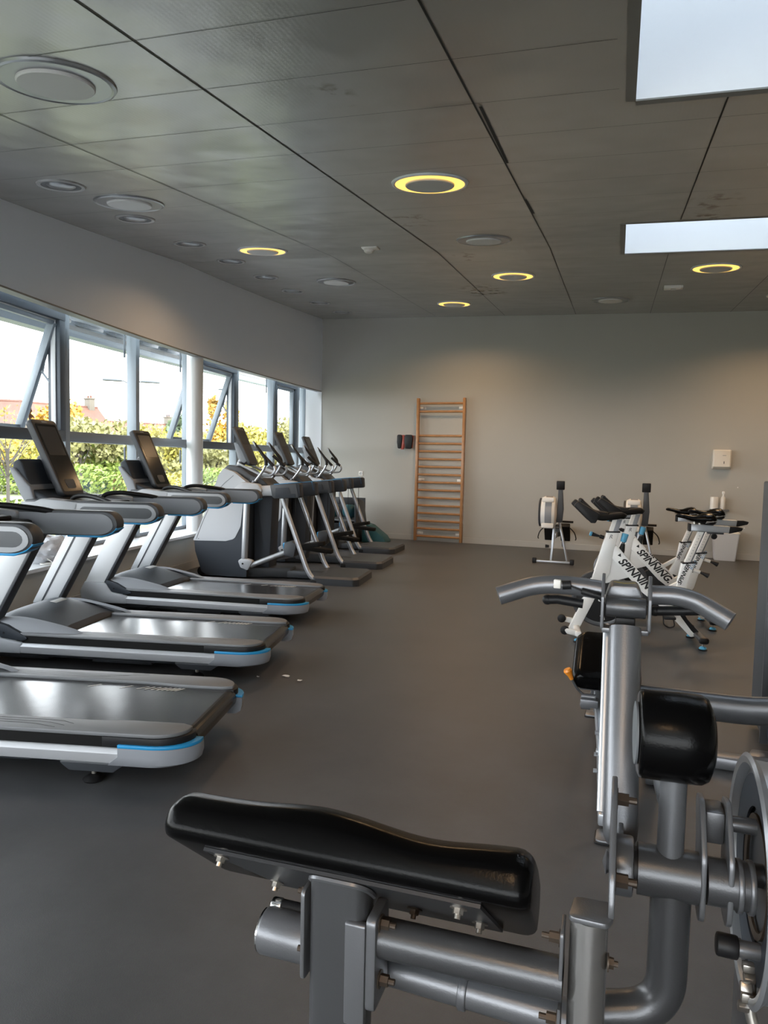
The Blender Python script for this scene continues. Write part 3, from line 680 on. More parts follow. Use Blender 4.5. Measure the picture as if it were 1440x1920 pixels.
    def hz(x, v):
        t = (x+2.08)/.80; c = sin(min(1, max(0, t*1.5))*pi/2)**.8 if t < .667 else 1
        top = .385 - max(0, (t-.40))*.24
        return .20 + (top-.20)*c*(1-.22*abs(v)**5)
    for i in range(N+1):
        row = []
        for j in range(-8, 9):
            v = j/8; xr = -1.45+.05*abs(v)**6; x = lerp(-2.08, xr, i/N); row.append((x, v*.330, hz(lerp(-2.08, -1.32, i/N), v)))
        rows.append(row)
    g.grid(rows)
    for row in (rows[0], rows[-1]): pass
    g.quad(rows[-1][0], *[p for p in rows[-1][1:]], (rows[-1][-1][0], .330, .222), (rows[-1][0][0], -.330, .222))
    g.out('motor_hood', 'slate', T, 50)
    for s in (-1, 1):
        g = G(); rows = []
        for i in range(13):
            t = i/12; x = lerp(-1.88, -1.27, t); h = .235+.12*(1-t)**.7*sin(min(1, (t+.35)*1.2)*pi/2); rows.append([(x, s*.325, h-.01), (x, s*.34, h+.006), (x, s*lerp(.40, .36, t), h-.02*(1-t)), (x, s*lerp(.418, .37, t), .225)])
        g.grid(rows); g.out('hood_wing', 'rail_shell', T, 60)
    g = G(); g.box((0, 0, 0), (.05, .145, .002), .001); o = g.out('hood_label', 'vent_grey', T); o.location = (-1.66, .02, .374); o.rotation_euler = (0, .18, 0)
    # console
    g = G(); bs = fillet([(-1.66, 1.02), (-1.30, 1.00), (-1.22, 1.06), (-1.30, 1.10), (-1.50, 1.11), (-1.66, 1.18), (-1.73, 1.36), (-1.75, 1.39), (-1.80, 1.365), (-1.80, 1.32), (-1.72, 1.16)], [.02, .02, .02, .03, .06, .06, .02, .02, .03, .03, .06], 5)
    g.prism(bs, 'y', -.28, .28, .03); cs = g.out('console_shell', 'slate', T, 50)
    g = G(); g.prism(fillet([(-1.60, 1.02), (-1.66, 1.20), (-1.78, 1.33), (-1.815, 1.325), (-1.73, 1.14), (-1.65, 1.01)], .02), 'y', -.30, .30, .02); g.out('shell_back', 'rail_shell', cs, 50)
    g = G(); g.box((-1.36, 0, 1.085), (.26, .50, .03), .012); g.out('console_tray', 'black', T)
    g = G(); g.box((-1.20, 0, 1.045), (.09, .64, .06), .02); g.out('cross_bar', 'black', T)
    # display tablet
    a, b = V((-1.775, 0, 1.655)), V((-1.535, 0, 1.13)); ax = (b-a).normalized(); n_ = V((-ax.z, 0, ax.x)); n_ = n_ if n_.x > 0 else -n_
    R = Matrix((ax, V((0, 1, 0)), ax.cross(V((0, 1, 0))))).transposed().to_4x4(); MM = Matrix.Translation((a+b)/2) @ R; L = (b-a).length; sg = 1 if (R @ V((0, 0, 1))).x > 0 else -1
    pr = fillet([(-L/2, -.150), (L/2, -.135), (L/2, .135), (-L/2, .150)], [.035, .05, .05, .035], 6)
    g = G(); g.prism(pr, 'z', -.028, .022, .010, MM); d = g.out('display', 'charcoal', T, 40)
    g = G(); g.prism(fillet([(-L/2+.055, -.105), (-L/2+.275, -.102), (-L/2+.275, .102), (-L/2+.055, .105)], .006), 'z', sg*.023, sg*.0245, 0, MM); g.out('screen', 'screen_grey', d, 0)
    g = G(); g.prism(fillet([(-L/2+.035, -.125), (L/2-.03, -.12), (L/2-.03, .12), (-L/2+.035, .125)], .02), 'z', sg*.0215, sg*.0232, 0, MM); g.out('glass_face', 'screen', d, 0)
    g = G(); g.prism(fillet([(L/2-.12, -.06), (L/2-.05, -.05), (L/2-.05, .05), (L/2-.12, .06)], .02), 'z', sg*.023, sg*.026, .001, MM); g.out('key_pad', 'inset_grey', d)
    g = G(); g.prism([(-L/2+.014, -.03), (-L/2+.026, -.03), (-L/2+.026, .03), (-L/2+.014, .03)], 'z', sg*.022, sg*.0235, 0, MM); g.out('badge', 'grey_ink', d, 0)
    g = G(); g.box((-1.70, 0, 1.33), (.10, .10, .20), .02, ('Y', -.44)); g.out('display_neck', 'charcoal', T)
    return T
TM = [((-1.74, 3.00), 12.0, 'nearest treadmill, only its running deck and handrail ends in view at the left edge'), ((-2.14, 4.46), 10.6, 'middle treadmill with dark blank display in front of the open window'), ((-2.51, 5.97), 6.5, 'farthest treadmill with brownish lit screen beside the round column')]
tm0 = make_treadmill()
for i, (o, dg, lab) in enumerate(TM):
    t = tm0 if i == 0 else copy_tree(tm0, (*o, 0), radians(dg), lab)
    t.location = (*o, 0); t.rotation_euler = (0, 0, radians(dg)); t['label'] = lab; t['group'] = 'treadmills in a row along the windows'

# ------------------------------------------------------------------ adaptive motion trainer
def make_amt():
    T = thing('elliptical_trainer', 'x', 'elliptical trainer')
    g = G(); g.prism([(-2.0, -.14), (-.62, -.10), (-.5, -.12), (-.5, .12), (-.62, .10), (-2.0, .14)], 'z', .015, .10, .012); g.prism([(-1.5, -.24), (-.9, -.10), (-.9, .10), (-1.5, .24)], 'z', .015, .13, .012)
    pl = fillet([(-.52, -.40), (-.06, -.40), (.0, -.33), (.0, .33), (-.06, .40), (-.52, .40), (-.62, .2), (-.62, -.2)], .04)
    g.out('base_frame', 'charcoal', T)
    g = G(); g.loft([[(x, y, 0) for x, y in pl], [(x, y, .075) for x, y in pl], [(x*.96-.02, y*.93, .098) for x, y in pl]]); g.out('rear_platform', 'charcoal', T, 30)
    # lower and upper shell as lofts across the width
    def shell(prof, w, ins, name, m, cx):
        g = G(); R = []
        for y, k in ((-w, .0), (-w*.92, .5), (-w*.6, 1), (w*.6, 1), (w*.92, .5), (w, 0)):
            R.append([(cx+(x-cx)*(1-ins*(1-k)), y, z) for x, z in prof])
        g.loft(R); return g.out(name, m, T, 40)
    low = fillet([(-2.07, .44), (-2.055, .30), (-1.97, .06), (-1.90, .02), (-1.38, .02), (-1.36, .95), (-1.44, 1.0), (-1.50, .60), (-1.60, .47)], [.02, .1, .05, .02, .02, .02, .02, .08, .08], 5)
    shell(low, .27, .03, 'lower_shell', 'slate', -1.7)
    upp = fillet([(-2.085, .43), (-2.0, .60), (-1.75, 1.22), (-1.69, 1.30), (-1.55, 1.26), (-1.30, 1.08), (-1.30, 1.00), (-1.42, .98), (-1.46, .62), (-1.54, .47), (-1.65, .44)], [.01, .1, .03, .02, .03, .03, .01, .02, .1, .08, .05], 5)
    u = shell(upp, .275, .03, 'upper_shell', 'pale_shell', -1.65)
    for s in (-1, 1):
        g = G(); pth = [(-2.03, s*.2755, .45), (-1.92, s*.2755, .72), (-1.74, s*.2755, 1.05), (-1.56, s*.275, 1.22)]; g.tube(smooth_path(pth, 5), .0028, 6); g.out('seam', 'inset_grey', u)
        g = G(); g.lathe([(.006, 0), (.006, .003), (0, .003)], (-2.0, s*.272, .455), (0, s, 0), 10); g.out('screw', 'black', u)
        # shoulder cover + housing of the upper pivot
        g = G(); g.prism(fillet([(-1.50, .98), (-1.22, .98), (-1.16, 1.05), (-1.22, 1.13), (-1.42, 1.15), (-1.52, 1.08)], .05), 'y', s*.255, s*.36, .02); g.out('shoulder_cover', 'pale_shell', T)
    g = G(); top = fillet([(-1.74, 1.28), (-1.66, 1.345), (-1.50, 1.31), (-1.36, 1.22), (-1.24, 1.19), (-1.15, 1.11), (-1.12, 1.02), (-1.34, 1.02), (-1.40, 1.16), (-1.60, 1.25)], [.02, .04, .05, .05, .05, .05, .02, .04, .04, .04], 5); g.prism(top, 'y', -.20, .20, .035); g.out('top_cover', 'charcoal', T, 50)
    g = G(); g.prism(fillet([(-1.36, .03), (-1.16, .10), (-1.12, 1.05), (-1.36, 1.05)], .03), 'y', -.13, .13, .02); g.out('rear_cover', 'slate', T)
    g = G(); g.cyl((-1.62, 0, 1.26), (-1.535, 0, 1.47), .048, n=24); g.out('neck', 'silver_paint', T)
    # display
    a, b = V((-1.63, 0, 1.795)), V((-1.42, 0, 1.345)); ax = (b-a).normalized(); R = Matrix((ax, V((0, 1, 0)), ax.cross(V((0, 1, 0))))).transposed().to_4x4(); MM = Matrix.Translation((a+b)/2) @ R; L = (b-a).length; sg = 1 if (R @ V((0, 0, 1))).x > 0 else -1
    g = G(); g.prism(fillet([(-L/2, -.150), (L/2, -.125), (L/2, .125), (-L/2, .150)], [.03, .05, .05, .03], 6), 'z', -.022, .018, .009, MM); d = g.out('display', 'charcoal', T, 40)
    g = G(); g.prism(fillet([(-L/2+.05, -.11), (-L/2+.23, -.105), (-L/2+.23, .105), (-L/2+.05, .11)], .006), 'z', sg*.018, sg*.0215, 0, MM); g.out('screen', 'screen_grey', d, 0)
    g = G(); g.prism([(-L/2+.014, -.025), (-L/2+.024, -.025), (-L/2+.024, .025), (-L/2+.014, .025)], 'z', sg*.018, sg*.0205, 0, MM); g.out('badge', 'grey_ink', d, 0)
    g = G(); g.prism(fillet([(-1.66, 1.62), (-1.60, 1.60), (-1.47, 1.40), (-1.52, 1.36), (-1.60, 1.42)], .02), 'y', -.06, .06, .012); g.out('display_mount', 'rail_shell', T)
    # fixed handlebar: two long loops
    for s in (-1, 1):
        g = G(); pth = corner_path([(-1.60, s*.03, 1.37), (-1.56, s*.14, 1.36), (-1.22, s*.20, 1.22), (-1.10, s*.21, 1.235), (-1.06, s*.20, 1.31), (-1.20, s*.17, 1.43), (-1.24, s*.16, 1.47)], .07, 5); g.tube(pth, .0155, 10); f = g.out('fixed_handlebar', 'silver', T)
        g = G(); g.cyl((-1.235, s*.161, 1.465), (-1.09, s*.195, 1.335), .020, n=12, bev=.006); g.out('hand_grip', 'black', f)
        # moving handle
        g = G(); g.cyl((-1.38, s*.25, 1.06), (-1.30, s*.25, 1.16), .028, n=16); g.out('arm_socket', 'silver_dark', T)
        g = G(); pth = corner_path([(-1.33, s*.25, 1.12), (-1.19, s*.255, 1.29), (-1.15, s*.26, 1.40), (-1.33, s*.245, 1.62)], .09, 6); g.tube(pth, .0155, 12); mh = g.out('moving_handle', 'silver', T)
        g = G(); pth = corner_path([(-1.163, s*.257, 1.345), (-1.165, s*.258, 1.42), (-1.33, s*.245, 1.622)], .06, 6); g.tube(pth, [.0215]*(len(pth)-1)+[.014], 12); g.out('hand_grip', 'black', mh)
        # upper beam and rear box
        g = G(); g.tube([(-1.36, s*.30, 1.04), (-1.00, s*.30, 1.06)], .062, 20, flat=(1, .62)); g.out('upper_beam', 'pale_shell', T)
        g = G(); g.prism(fillet([(-1.075, 1.125), (-.74, 1.155), (-.715, 1.14), (-.705, 1.0), (-.73, .985), (-1.01, .965), (-1.045, .985)], .015), 'y', s*.235, s*.365, .010); bx = g.out('rear_box', 'slate', T)
        g = G(); g.prism(fillet([(-1.07, 1.122), (-.76, 1.152), (-.735, 1.05), (-.72, .99), (-1.02, .97)], .012), 'y', s*.3655, s*.371, .002); g.out('box_panel', 'charcoal', bx)
        g = G(); g.bar((-1.07, s*.24, 1.128), (-.765, s*.24, 1.158), .010, .006, .001); g.bar((-.76, s*.24, 1.157), (-.735, s*.24, 1.05), .010, .006, .001, up=(1, 0, 0)); g.out('blue_edge', 'blue', bx)
        g = G(); g.prism(fillet([(-1.0, 1.09), (-.84, 1.10), (-.82, 1.03), (-.76, 1.03), (-.76, .99), (-1.0, .985)], .008), 'y', s*.371, s*.376, .001); g.out('box_inlay', 'slate', bx)
        # rear leg tube
        g = G(); pth = corner_path([(-.945, s*.32, 1.08), (-.93, s*.32, .96), (-.62, s*.34, .16), (-.55, s*.34, .055), (-.44, s*.34, .045)], .10, 6); g.tube(pth, .029, 16); g.out('rear_leg', 'silver', T)
        # drive arm, knuckles, pedal bar, pedal
        hi = .0 if s < 0 else -.085
        g = G(); g.cyl((-1.375, s*.30, 1.0), (-1.405, s*.30, .22), .038, n=20); g.out('drive_arm', 'silver', T)
        g = G(); g.prism(fillet([(-1.475, .22), (-1.42, .255), (-1.33, .24), (-1.285, .225), (-1.35, .11), (-1.44, .14)], .025), 'y', s*.262, s*.338, .012); kn = g.out('arm_knuckle', 'pale_shell', T)
        g = G(); g.lathe([(.011, 0), (.011, .004), (0, .004)], (-1.41, s*.338, .19), (0, s, 0), 12); g.out('pivot_bolt', 'black', kn)
        e = V((-.90, s*.24, .345+hi)); g = G(); g.cyl((-1.33, s*.295, .165), e, .031, n=16); g.out('pedal_bar', 'silver', T)
        g = G(); g.prism(fillet([(-.93, .30+hi), (-.80, .28+hi), (-.77, .44+hi), (-.82, .475+hi), (-.92, .455+hi)], .03), 'y', s*.12, s*.29, .015); pd = g.out('pedal_housing', 'charcoal', T)
        rz = Matrix.Translation((-.66, s*.17, .425+hi)) @ Matrix.Rotation(-.16 if s < 0 else .10, 4, 'Y')
        g = G(); g.prism(fillet([(-.19, -.075), (.14, -.075), (.20, -.045), (.20, .045), (.14, .075), (-.19, .075)], .02), 'z', -.03, .022, .010, rz); g.out('pedal', 'rubber', pd)
        g = G(); g.prism(fillet([(-.935, .37+hi), (-.915, .40+hi), (-.915, .46+hi), (-.94, .44+hi)], .008), 'y', s*.15, s*.27, .003); g.out('blue_cap', 'blue', pd)
        g = G(); g.cyl((-.79, s*.27, .99), (-.79, s*.27, .46+hi), .004, n=6); g.out('lift_cable', 'black', T)
        g = G(); g.cyl((-1.99, s*.14, .055), (-1.99, s*.22, .055), .055, n=20, bev=.008); w = g.out('transport_wheel', 'black', T)
        g = G(); g.cyl((-1.99, s*.06, .055), (-1.99, s*.14, .055), .036, n=16); g.out('wheel_axle', 'bolt_metal', w)
        g = G(); g.box((-.52, s*.375, .028), (.08, .05, .055), .008); g.out('leg_clamp', 'black', T)
    return T
AM = [((-2.75, 7.97), 6.0, 'nearest elliptical trainer, beside the farthest treadmill, pale shell fully in view'), ((-2.90, 9.32), 4.5, 'middle elliptical trainer between two others'), ((-3.20, 10.90), 2.5, 'farthest elliptical trainer, closest to the corner and the wall socket')]
am0 = make_amt()
for i, (o, dg, lab) in enumerate(AM):
    t = am0 if i == 0 else copy_tree(am0, (*o, 0), radians(dg), lab)
    t.location = (*o, 0); t.rotation_euler = (0, 0, radians(dg)); t['label'] = lab; t['group'] = 'elliptical trainers in a row along the windows'

# ------------------------------------------------------------------ indoor bike (x: 0 rear foot, -1 front foot)
def make_bike():
    T = thing('spin_bike', 'x', 'exercise bike')
    def w(prof, h=.028, bev=.007, name='frame', m='white_paint', par=T, r=.01): 
        g = G(); g.prism(fillet(prof, r), 'y', -h, h, bev); return g.out(name, m, par, 40)
    # front post + fork
    w([(-.715, .885), (-.62, .885), (-.655, .74), (-.68, .55), (-.72, .47), (-.83, .47), (-.765, .70)], .032, name='head_tube')
    w([(-.83, .50), (-.73, .50), (-.80, .30), (-.915, .045), (-1.0, .045), (-.90, .28)], .026, name='front_fork')
    g = G(); g.box((-.667, 0, .887), (.108, .078, .012), .003, ('Y', -.03)); g.out('head_collar', 'black', T)
    # big gusset plate between head tube and main tube
    w([(-.72, .74), (-.655, .79), (-.53, .58), (-.52, .52), (-.70, .46), (-.80, .47)], .022, name='gusset_plate')
    mt = w([(-.70, .70), (-.64, .785), (-.42, .535), (-.18, .32), (.01, .115), (.03, .075), (-.03, .055), (-.22, .25), (-.42, .40), (-.57, .56)], .030, name='main_tube', r=.02)
    # rear leg lower black saddle cover
    w([(-.20, .335), (-.12, .30), (-.06, .20), (.02, .115), (.05, .075), (.02, .06), (-.03, .11), (-.10, .20), (-.15, .27)], .034, name='leg_cover', m='black', r=.015)
    w([(-.15, .49), (-.07, .49), (-.11, .34), (-.16, .27), (-.23, .33)], .028, name='seat_tube_lower')
    st = w([(-.125, .655), (-.025, .655), (-.085, .47), (-.155, .47)], .030, name='seat_tube')
    # slanting from crank to seat tube
    w([(-.155, .50), (-.09, .50), (-.30, .36), (-.42, .43), (-.38, .46), (-.28, .42)], .020, name='cross_brace')
    g = G(); g.box((-.070, 0, .66), (.108, .074, .012), .003, ('Y', -.1)); g.out('seat_collar', 'black', T)
    g = G(); g.prism([(-.062, .66), (-.105, .66), (-.012, .915), (.04, .915)][::-1], 'y', -.022, .022, .005); sp = g.out('seat_post', 'white_plastic', T)
    g = G(); g.prism([(-.052, .66), (-.062, .66), (.03, .915), (.04, .915)], 'y', -.0225, .0225, .001); g.out('post_edge', 'inset_grey', sp)
    g = G()
    for i in range(9): z = .69+.024*i; x = -.083+(z-.66)*.365; g.lathe([(.004, 0), (.004, .001), (0, .001)], (x, -.022, z), (0, -1, 0), 8); g.lathe([(.004, 0), (.004, .001), (0, .001)], (x, .022, z), (0, 1, 0), 8)
    g.out('post_scale', 'vent_grey', sp)
    # slider and saddle
    g = G(); g.prism(fillet([(-.075, .918), (.215, .912), (.222, .965), (-.075, .975)], .006), 'y', -.032, .032, .012); sl = g.out('seat_slider', 'silver', T)
    g = G(); g.prism(fillet([(-.085, .915), (-.070, .915), (-.070, .978), (-.085, .978)], .003), 'y', -.036, .036, .004); g.out('slider_end', 'black', sl)
    g = G(); g.prism(fillet([(.215, .905), (.31, .93), (.325, .955), (.28, .965), (.215, .965)], .01), 'y', -.024, .024, .008); g.out('slider_cap', 'black', sl)
    g = G(); g.prism([(.06, .900), (.18, .898), (.18, .915), (.06, .915)], 'y', -.02, .02, .003); g.cyl((.10, -.02, .90), (.10, -.05, .882), .012); g.out('slider_clamp', 'silver_dark', sl)
    g = G(); g.lathe([(0, 0), (.02, 0), (.024, .008), (.02, .018), (0, .022)], (.10, -.045, .885), (0, -1, -.3), 12); g.out('clamp_knob', 'black', sl)
    g = G(); g.cyl((-.04, 0, .97), (-.04, 0, 1.0), .012); g.cyl((.0, 0, .97), (.0, 0, 1.0), .014); g.tube([(-.10, 0, 1.005), (-.04, .0, .995), (.06, 0, .998)], .006, 8); sr = g.out('saddle_rail', 'bolt_metal', T)
    g = G(); R = []
    for x, hw, zt, th in ((-.185, .012, 1.045, .015), (-.17, .022, 1.053, .028), (-.12, .026, 1.050, .034), (-.06, .036, 1.042, .046), (-.02, .062, 1.046, .060), (.02, .095, 1.062, .082), (.06, .112, 1.070, .098), (.088, .108, 1.066, .098), (.106, .088, 1.050, .075)):
        R.append([(x, hw*cos(a), zt-th*.5+(th*.5 if sin(a) > 0 else th*.55)*sin(a)*(1-.12*abs(cos(a)))) for a in [2*pi*j/16 for j in range(16)]])
    g.loft(R); sd = g.out('saddle', 'vinyl', T, 70)
    g = G(); R = []
    for x, hw, z in ((.03, .098, .998), (.075, .111, 1.005), (.102, .096, 1.008), (.110, .080, 1.012)): R.append([(x, hw*1.01*cos(a), z+.018*sin(a)) for a in [2*pi*j/16 for j in range(16)]])
    g.loft(R); g.out('saddle_edge', 'vent_grey', sd, 60)
    # handlebar post and bars
    g = G(); g.prism([(-.700, .885), (-.632, .885), (-.598, .995), (-.668, .995)], 'y', -.023, .023, .005); hp = g.out('bar_post', 'white_plastic', T)
    g = G(); g.prism([(-.668, .888), (-.63, .888), (-.600, .99), (-.64, .99)], 'y', -.0235, .0235, .001); g.out('post_side', 'rail_shell', hp)
    g = G(); g.prism(fillet([(-.70, 1.00), (-.585, .995), (-.56, 1.03), (-.60, 1.05), (-.70, 1.035)], .015), 'y', -.05, .05, .012); hb = g.out('handlebar', 'black', T)
    for s in (-1, 1):
        g = G(); pth = corner_path([(-.60, s*.03, 1.025), (-.66, s*.13, 1.02), (-.80, s*.165, 1.005), (-.97, s*.165, 1.115)], .05, 5); g.tube(pth, .025, 12, flat=(1, 1)); g.out('bar_arm', 'rubber', hb)
        g = G(); g.prism(fillet([(-1.0, 1.10), (-.965, 1.14), (-.79, 1.04), (-.825, .965), (-.86, .965)], .015), 'y', s*.135, s*.195, .010); g.out('end_grip', 'black', hb)
        g = G(); g.tube(corner_path([(-.72, s*.06, 1.03), (-.83, s*.06, 1.045), (-.93, s*.055, 1.135)], .04, 4), .016, 10); g.ball((-.93, s*.055, 1.137), .018, n=10); g.out('aero_grip', 'black', hb)
    # adjusting knobs
    g = G(); g.cyl((-.735, 0, .835), (-.77, 0, .845), .016); g.tube([(-.76, 0, .843), (-.79, 0, .85), (-.835, 0, .862)], [.006, .012, .018], 12); k1 = g.out('adjust_knob', 'black', T)
    g = G(); g.cyl((-.832, 0, .861), (-.85, 0, .866), .019, bev=.004); g.out('blue_cap', 'sky_blue_knob', k1)
    g = G(); g.cyl((-.62, 0, .62), (-.575, 0, .83), .013); k2 = g.out('resistance_rod', 'silver_dark', T)
    g = G(); g.cyl((-.583, 0, .805), (-.567, 0, .875), .024, .027, bev=.006); g.out('resistance_knob', 'sky_blue_knob', k2)
    g = G(); g.tube([(-.612, 0, .69), (-.592, 0, .74), (-.582, 0, .79)], [.034, .026, .016], 12); g.out('knob_boot', 'black', k2)
    g = G(); g.cyl((-.03, 0, .60), (.02, 0, .585), .014); g.out('post_knob_socket', 'white_plastic', T)
    g = G(); g.tube([(.02, 0, .585), (.05, 0, .575), (.085, .0, .56)], [.008, .014, .022], 10); g.out('post_knob', 'black', T)
    # flywheel and chain guard
    fo = (-.735, 0, .335)
    g = G(); g.lathe([(0, -.010), (.19, -.010), (.205, -.016), (.232, -.016), (.240, -.008), (.240, .008), (.232, .016), (.205, .016), (.19, .010), (0, .010)], fo, (0, 1, 0), 56); fw = g.out('flywheel', 'silver_dark', T, 40)
    for s in (-1, 1):
        g = G(); g.lathe([(0, 0), (.205, 0), (.205, .003), (.19, .006), (0, .006)], (fo[0], s*.0115, fo[2]), (0, s, 0), 48); g.out('wheel_disc', 'black', fw)
        g = G(); g.prism([(-.75, .28), (-.66, .42), (-.62, .42), (-.66, .33)], 'y', s*.045, s*.055, .002) if False else g.prism(fillet([(-.76, .36), (-.55, .40), (-.55, .33), (-.77, .305)], .02), 'y', s*.034, s*.046, .003); g.out('axle_plate', 'white_paint', T)
        g = G(); g.lathe([(.024, 0), (.024, .02), (.015, .028), (.012, .06), (0, .062)], (-.735, s*.045, .335), (0, s, 0), 14); g.out('axle_nut', 'black', T)
        for a in (.4, 1.6, 3.4, 4.9):
            text('wheel_logo', 'R', .07, 'vent_grey', fw, Matrix.Translation((fo[0]+.13*cos(a), s*.0185, fo[2]+.13*sin(a))) @ Matrix.Rotation(pi/2, 4, 'X') @ (Matrix.Rotation(pi, 4, 'Y') if s > 0 else Matrix.Identity(4)) @ Matrix.Rotation(a*(-s if s < 0 else 1)-1.2, 4, 'Z'), shear=.3)
    g = G(); R = []
    gp_ = fillet([(-.66, .28), (-.60, .42), (-.46, .50), (-.34, .48), (-.27, .40), (-.27, .27), (-.36, .20), (-.48, .19)], .06, 4)
    g.prism(gp_, 'y', .032, .075, .012); g.out('chain_guard', 'black', T)
    g = G(); g.prism(fillet([(-.50, .25), (-.22, .24), (-.22, .34), (-.32, .44), (-.50, .42)], .03), 'y', -.022, -.002, .004); g.out('guard_inner', 'black', T)
    c0 = V((-.37, 0, .30)); g = G(); g.cyl(c0+V((0, -.10, 0)), c0+V((0, .10, 0)), .012)
    for s, a in ((-1, -.45), (1, 2.69)): g.bar(c0+V((0, s*.095, 0)), c0+V((.16*cos(a), s*.10, .16*sin(a))), .012, .026, .004)
    cr = g.out('crank', 'silver_dark', T)
    for s, a in ((-1, -.45), (1, 2.69)):
        q = c0+V((.16*cos(a), s*.15, .16*sin(a))); g = G(); g.box(q, (.09, .08, .022), .006); pdl = g.out('pedal', 'black', cr)
        g = G(); g.tube(corner_path([q+V((-.045, 0, 0)), q+V((-.04, 0, -.06)), q+V((.0, 0, -.085)), q+V((.045, 0, -.07)), q+V((.03, 0, 0))], .02, 3), .005, 6); g.out('toe_cage', 'black', pdl)
    # feet bars
    g = G(); g.bar((-.93, -.26, .075), (-.93, .26, .075), .05, .045, .012); fb = g.out('front_bar', 'white_paint', T)
    g = G(); g.bar((.02, -.24, .08), (.02, .24, .08), .062, .045, .02); rb = g.out('rear_bar', 'silver_dark', T)
    for s in (-1, 1):
        g = G(); g.bar((.02, s*.225, .08), (.02, s*.262, .08), .074, .052, .024); g.out('bar_cap', 'black', rb)
        for x, par in ((-.93, fb), (.02, rb)):
            g = G(); g.cyl((x, s*.215, .012), (x, s*.215, .06), .008, n=10); fs = g.out('foot_stem', 'bolt_metal', par)
            g = G(); g.lathe([(.034, .0), (.036, .006), (0, .010)], (x, s*.215, 0), n=16); g.out('foot_pad', 'black', fs)
            g = G(); g.lathe([(.027, .010), (.030, .016), (.024, .026), (.012, .032), (0, .032)], (x, s*.215, 0), n=8); g.out('foot_nut', 'sky_blue_knob', fs)
        g = G(); g.prism(fillet([(-.93, .10), (-1.02, .115), (-1.04, .10), (-1.02, .07), (-.93, .05)], .015), 'y', s*.235-.012, s*.235+.012, .006); g.out('wheel_arm', 'white_paint', fb)
        g = G(); g.cyl((-1.035, s*.235-.022*s, .095), (-1.035, s*.235+.008*s, .095), .036, n=20, bev=.006); wh = g.out('transport_wheel', 'black', fb)
    # lettering, both sides (it reads along the tube)
    d = (V((.0, 0, .085))-V((-.66, 0, .73))); ang = atan2(d.z, d.x)
    for s in (-1, 1):
        def place(x, z, a, y): 
            m = Matrix.Translation((x, y, z))
            m = m @ Matrix.Rotation(-a, 4, 'Y') @ Matrix.Rotation(pi/2, 4, 'X')
            if s > 0: m = Matrix.Translation((x, y, z)) @ Matrix.Rotation(pi, 4, 'Z') @ Matrix.Rotation(a if False else a, 4, 'Y') @ Matrix.Rotation(pi/2, 4, 'X')
            return m
        if s < 0:
            text('frame_lettering', 'SPINNING.', .085, 'ink', mt, place(-.622, .645, ang*.98, -.0306), shear=.35, sx=.98, bold=.0028)
            text('seat_lettering', 'SPINNER', .046, 'ink', st, place(-.128, .478, radians(68), -.0306), shear=.3, bold=.0012)
            text('seat_lettering_blue', 'Ride', .046, 'blue_ink', st, place(-.045, .60, radians(68), -.0306), shear=.2)
            text('head_logo', 'R', .045, 'inset_grey', st, place(-.70, .83, radians(8), -.0326), shear=.4, bold=.0003)
        else:
            text('frame_lettering', 'SPINNING.', .085, 'ink', mt, place(-.13, .17, ang, .0306), shear=.35, sx=.98, bold=.0028)
    return T
BK = [((.665, 6.27), 7, 'nearest white spin bike, its handlebar lowest and farthest left'), ((.83, 7.05), 6.5, 'middle white spin bike between two others'), ((.79, 8.00), 6, 'farthest white spin bike, mostly hidden behind the other two')]
bk0 = make_bike()
for i, (o, dg, lab) in enumerate(BK):
    t = bk0 if i == 0 else copy_tree(bk0, (*o, 0), radians(dg), lab)
    t.location = (*o, 0); t.rotation_euler = (0, 0, radians(dg)); t['label'] = lab; t['group'] = 'white spin bikes on the right'
    if i == 2:                                 # ridden lower and further forward
        for ch in list(t.children):
            n_ = ch.name.split('.')[0]
            if n_ in ('handlebar',): ch.location.z -= .055; ch.location.x -= .02
            if n_ in ('saddle', 'seat_slider', 'saddle_rail'): ch.location.x -= .09; ch.location.z -= .045
            if n_ == 'seat_post': ch.location = (-.016, 0, -.045)
            if n_ == 'bar_post': ch.location = (-.018, 0, -.055)

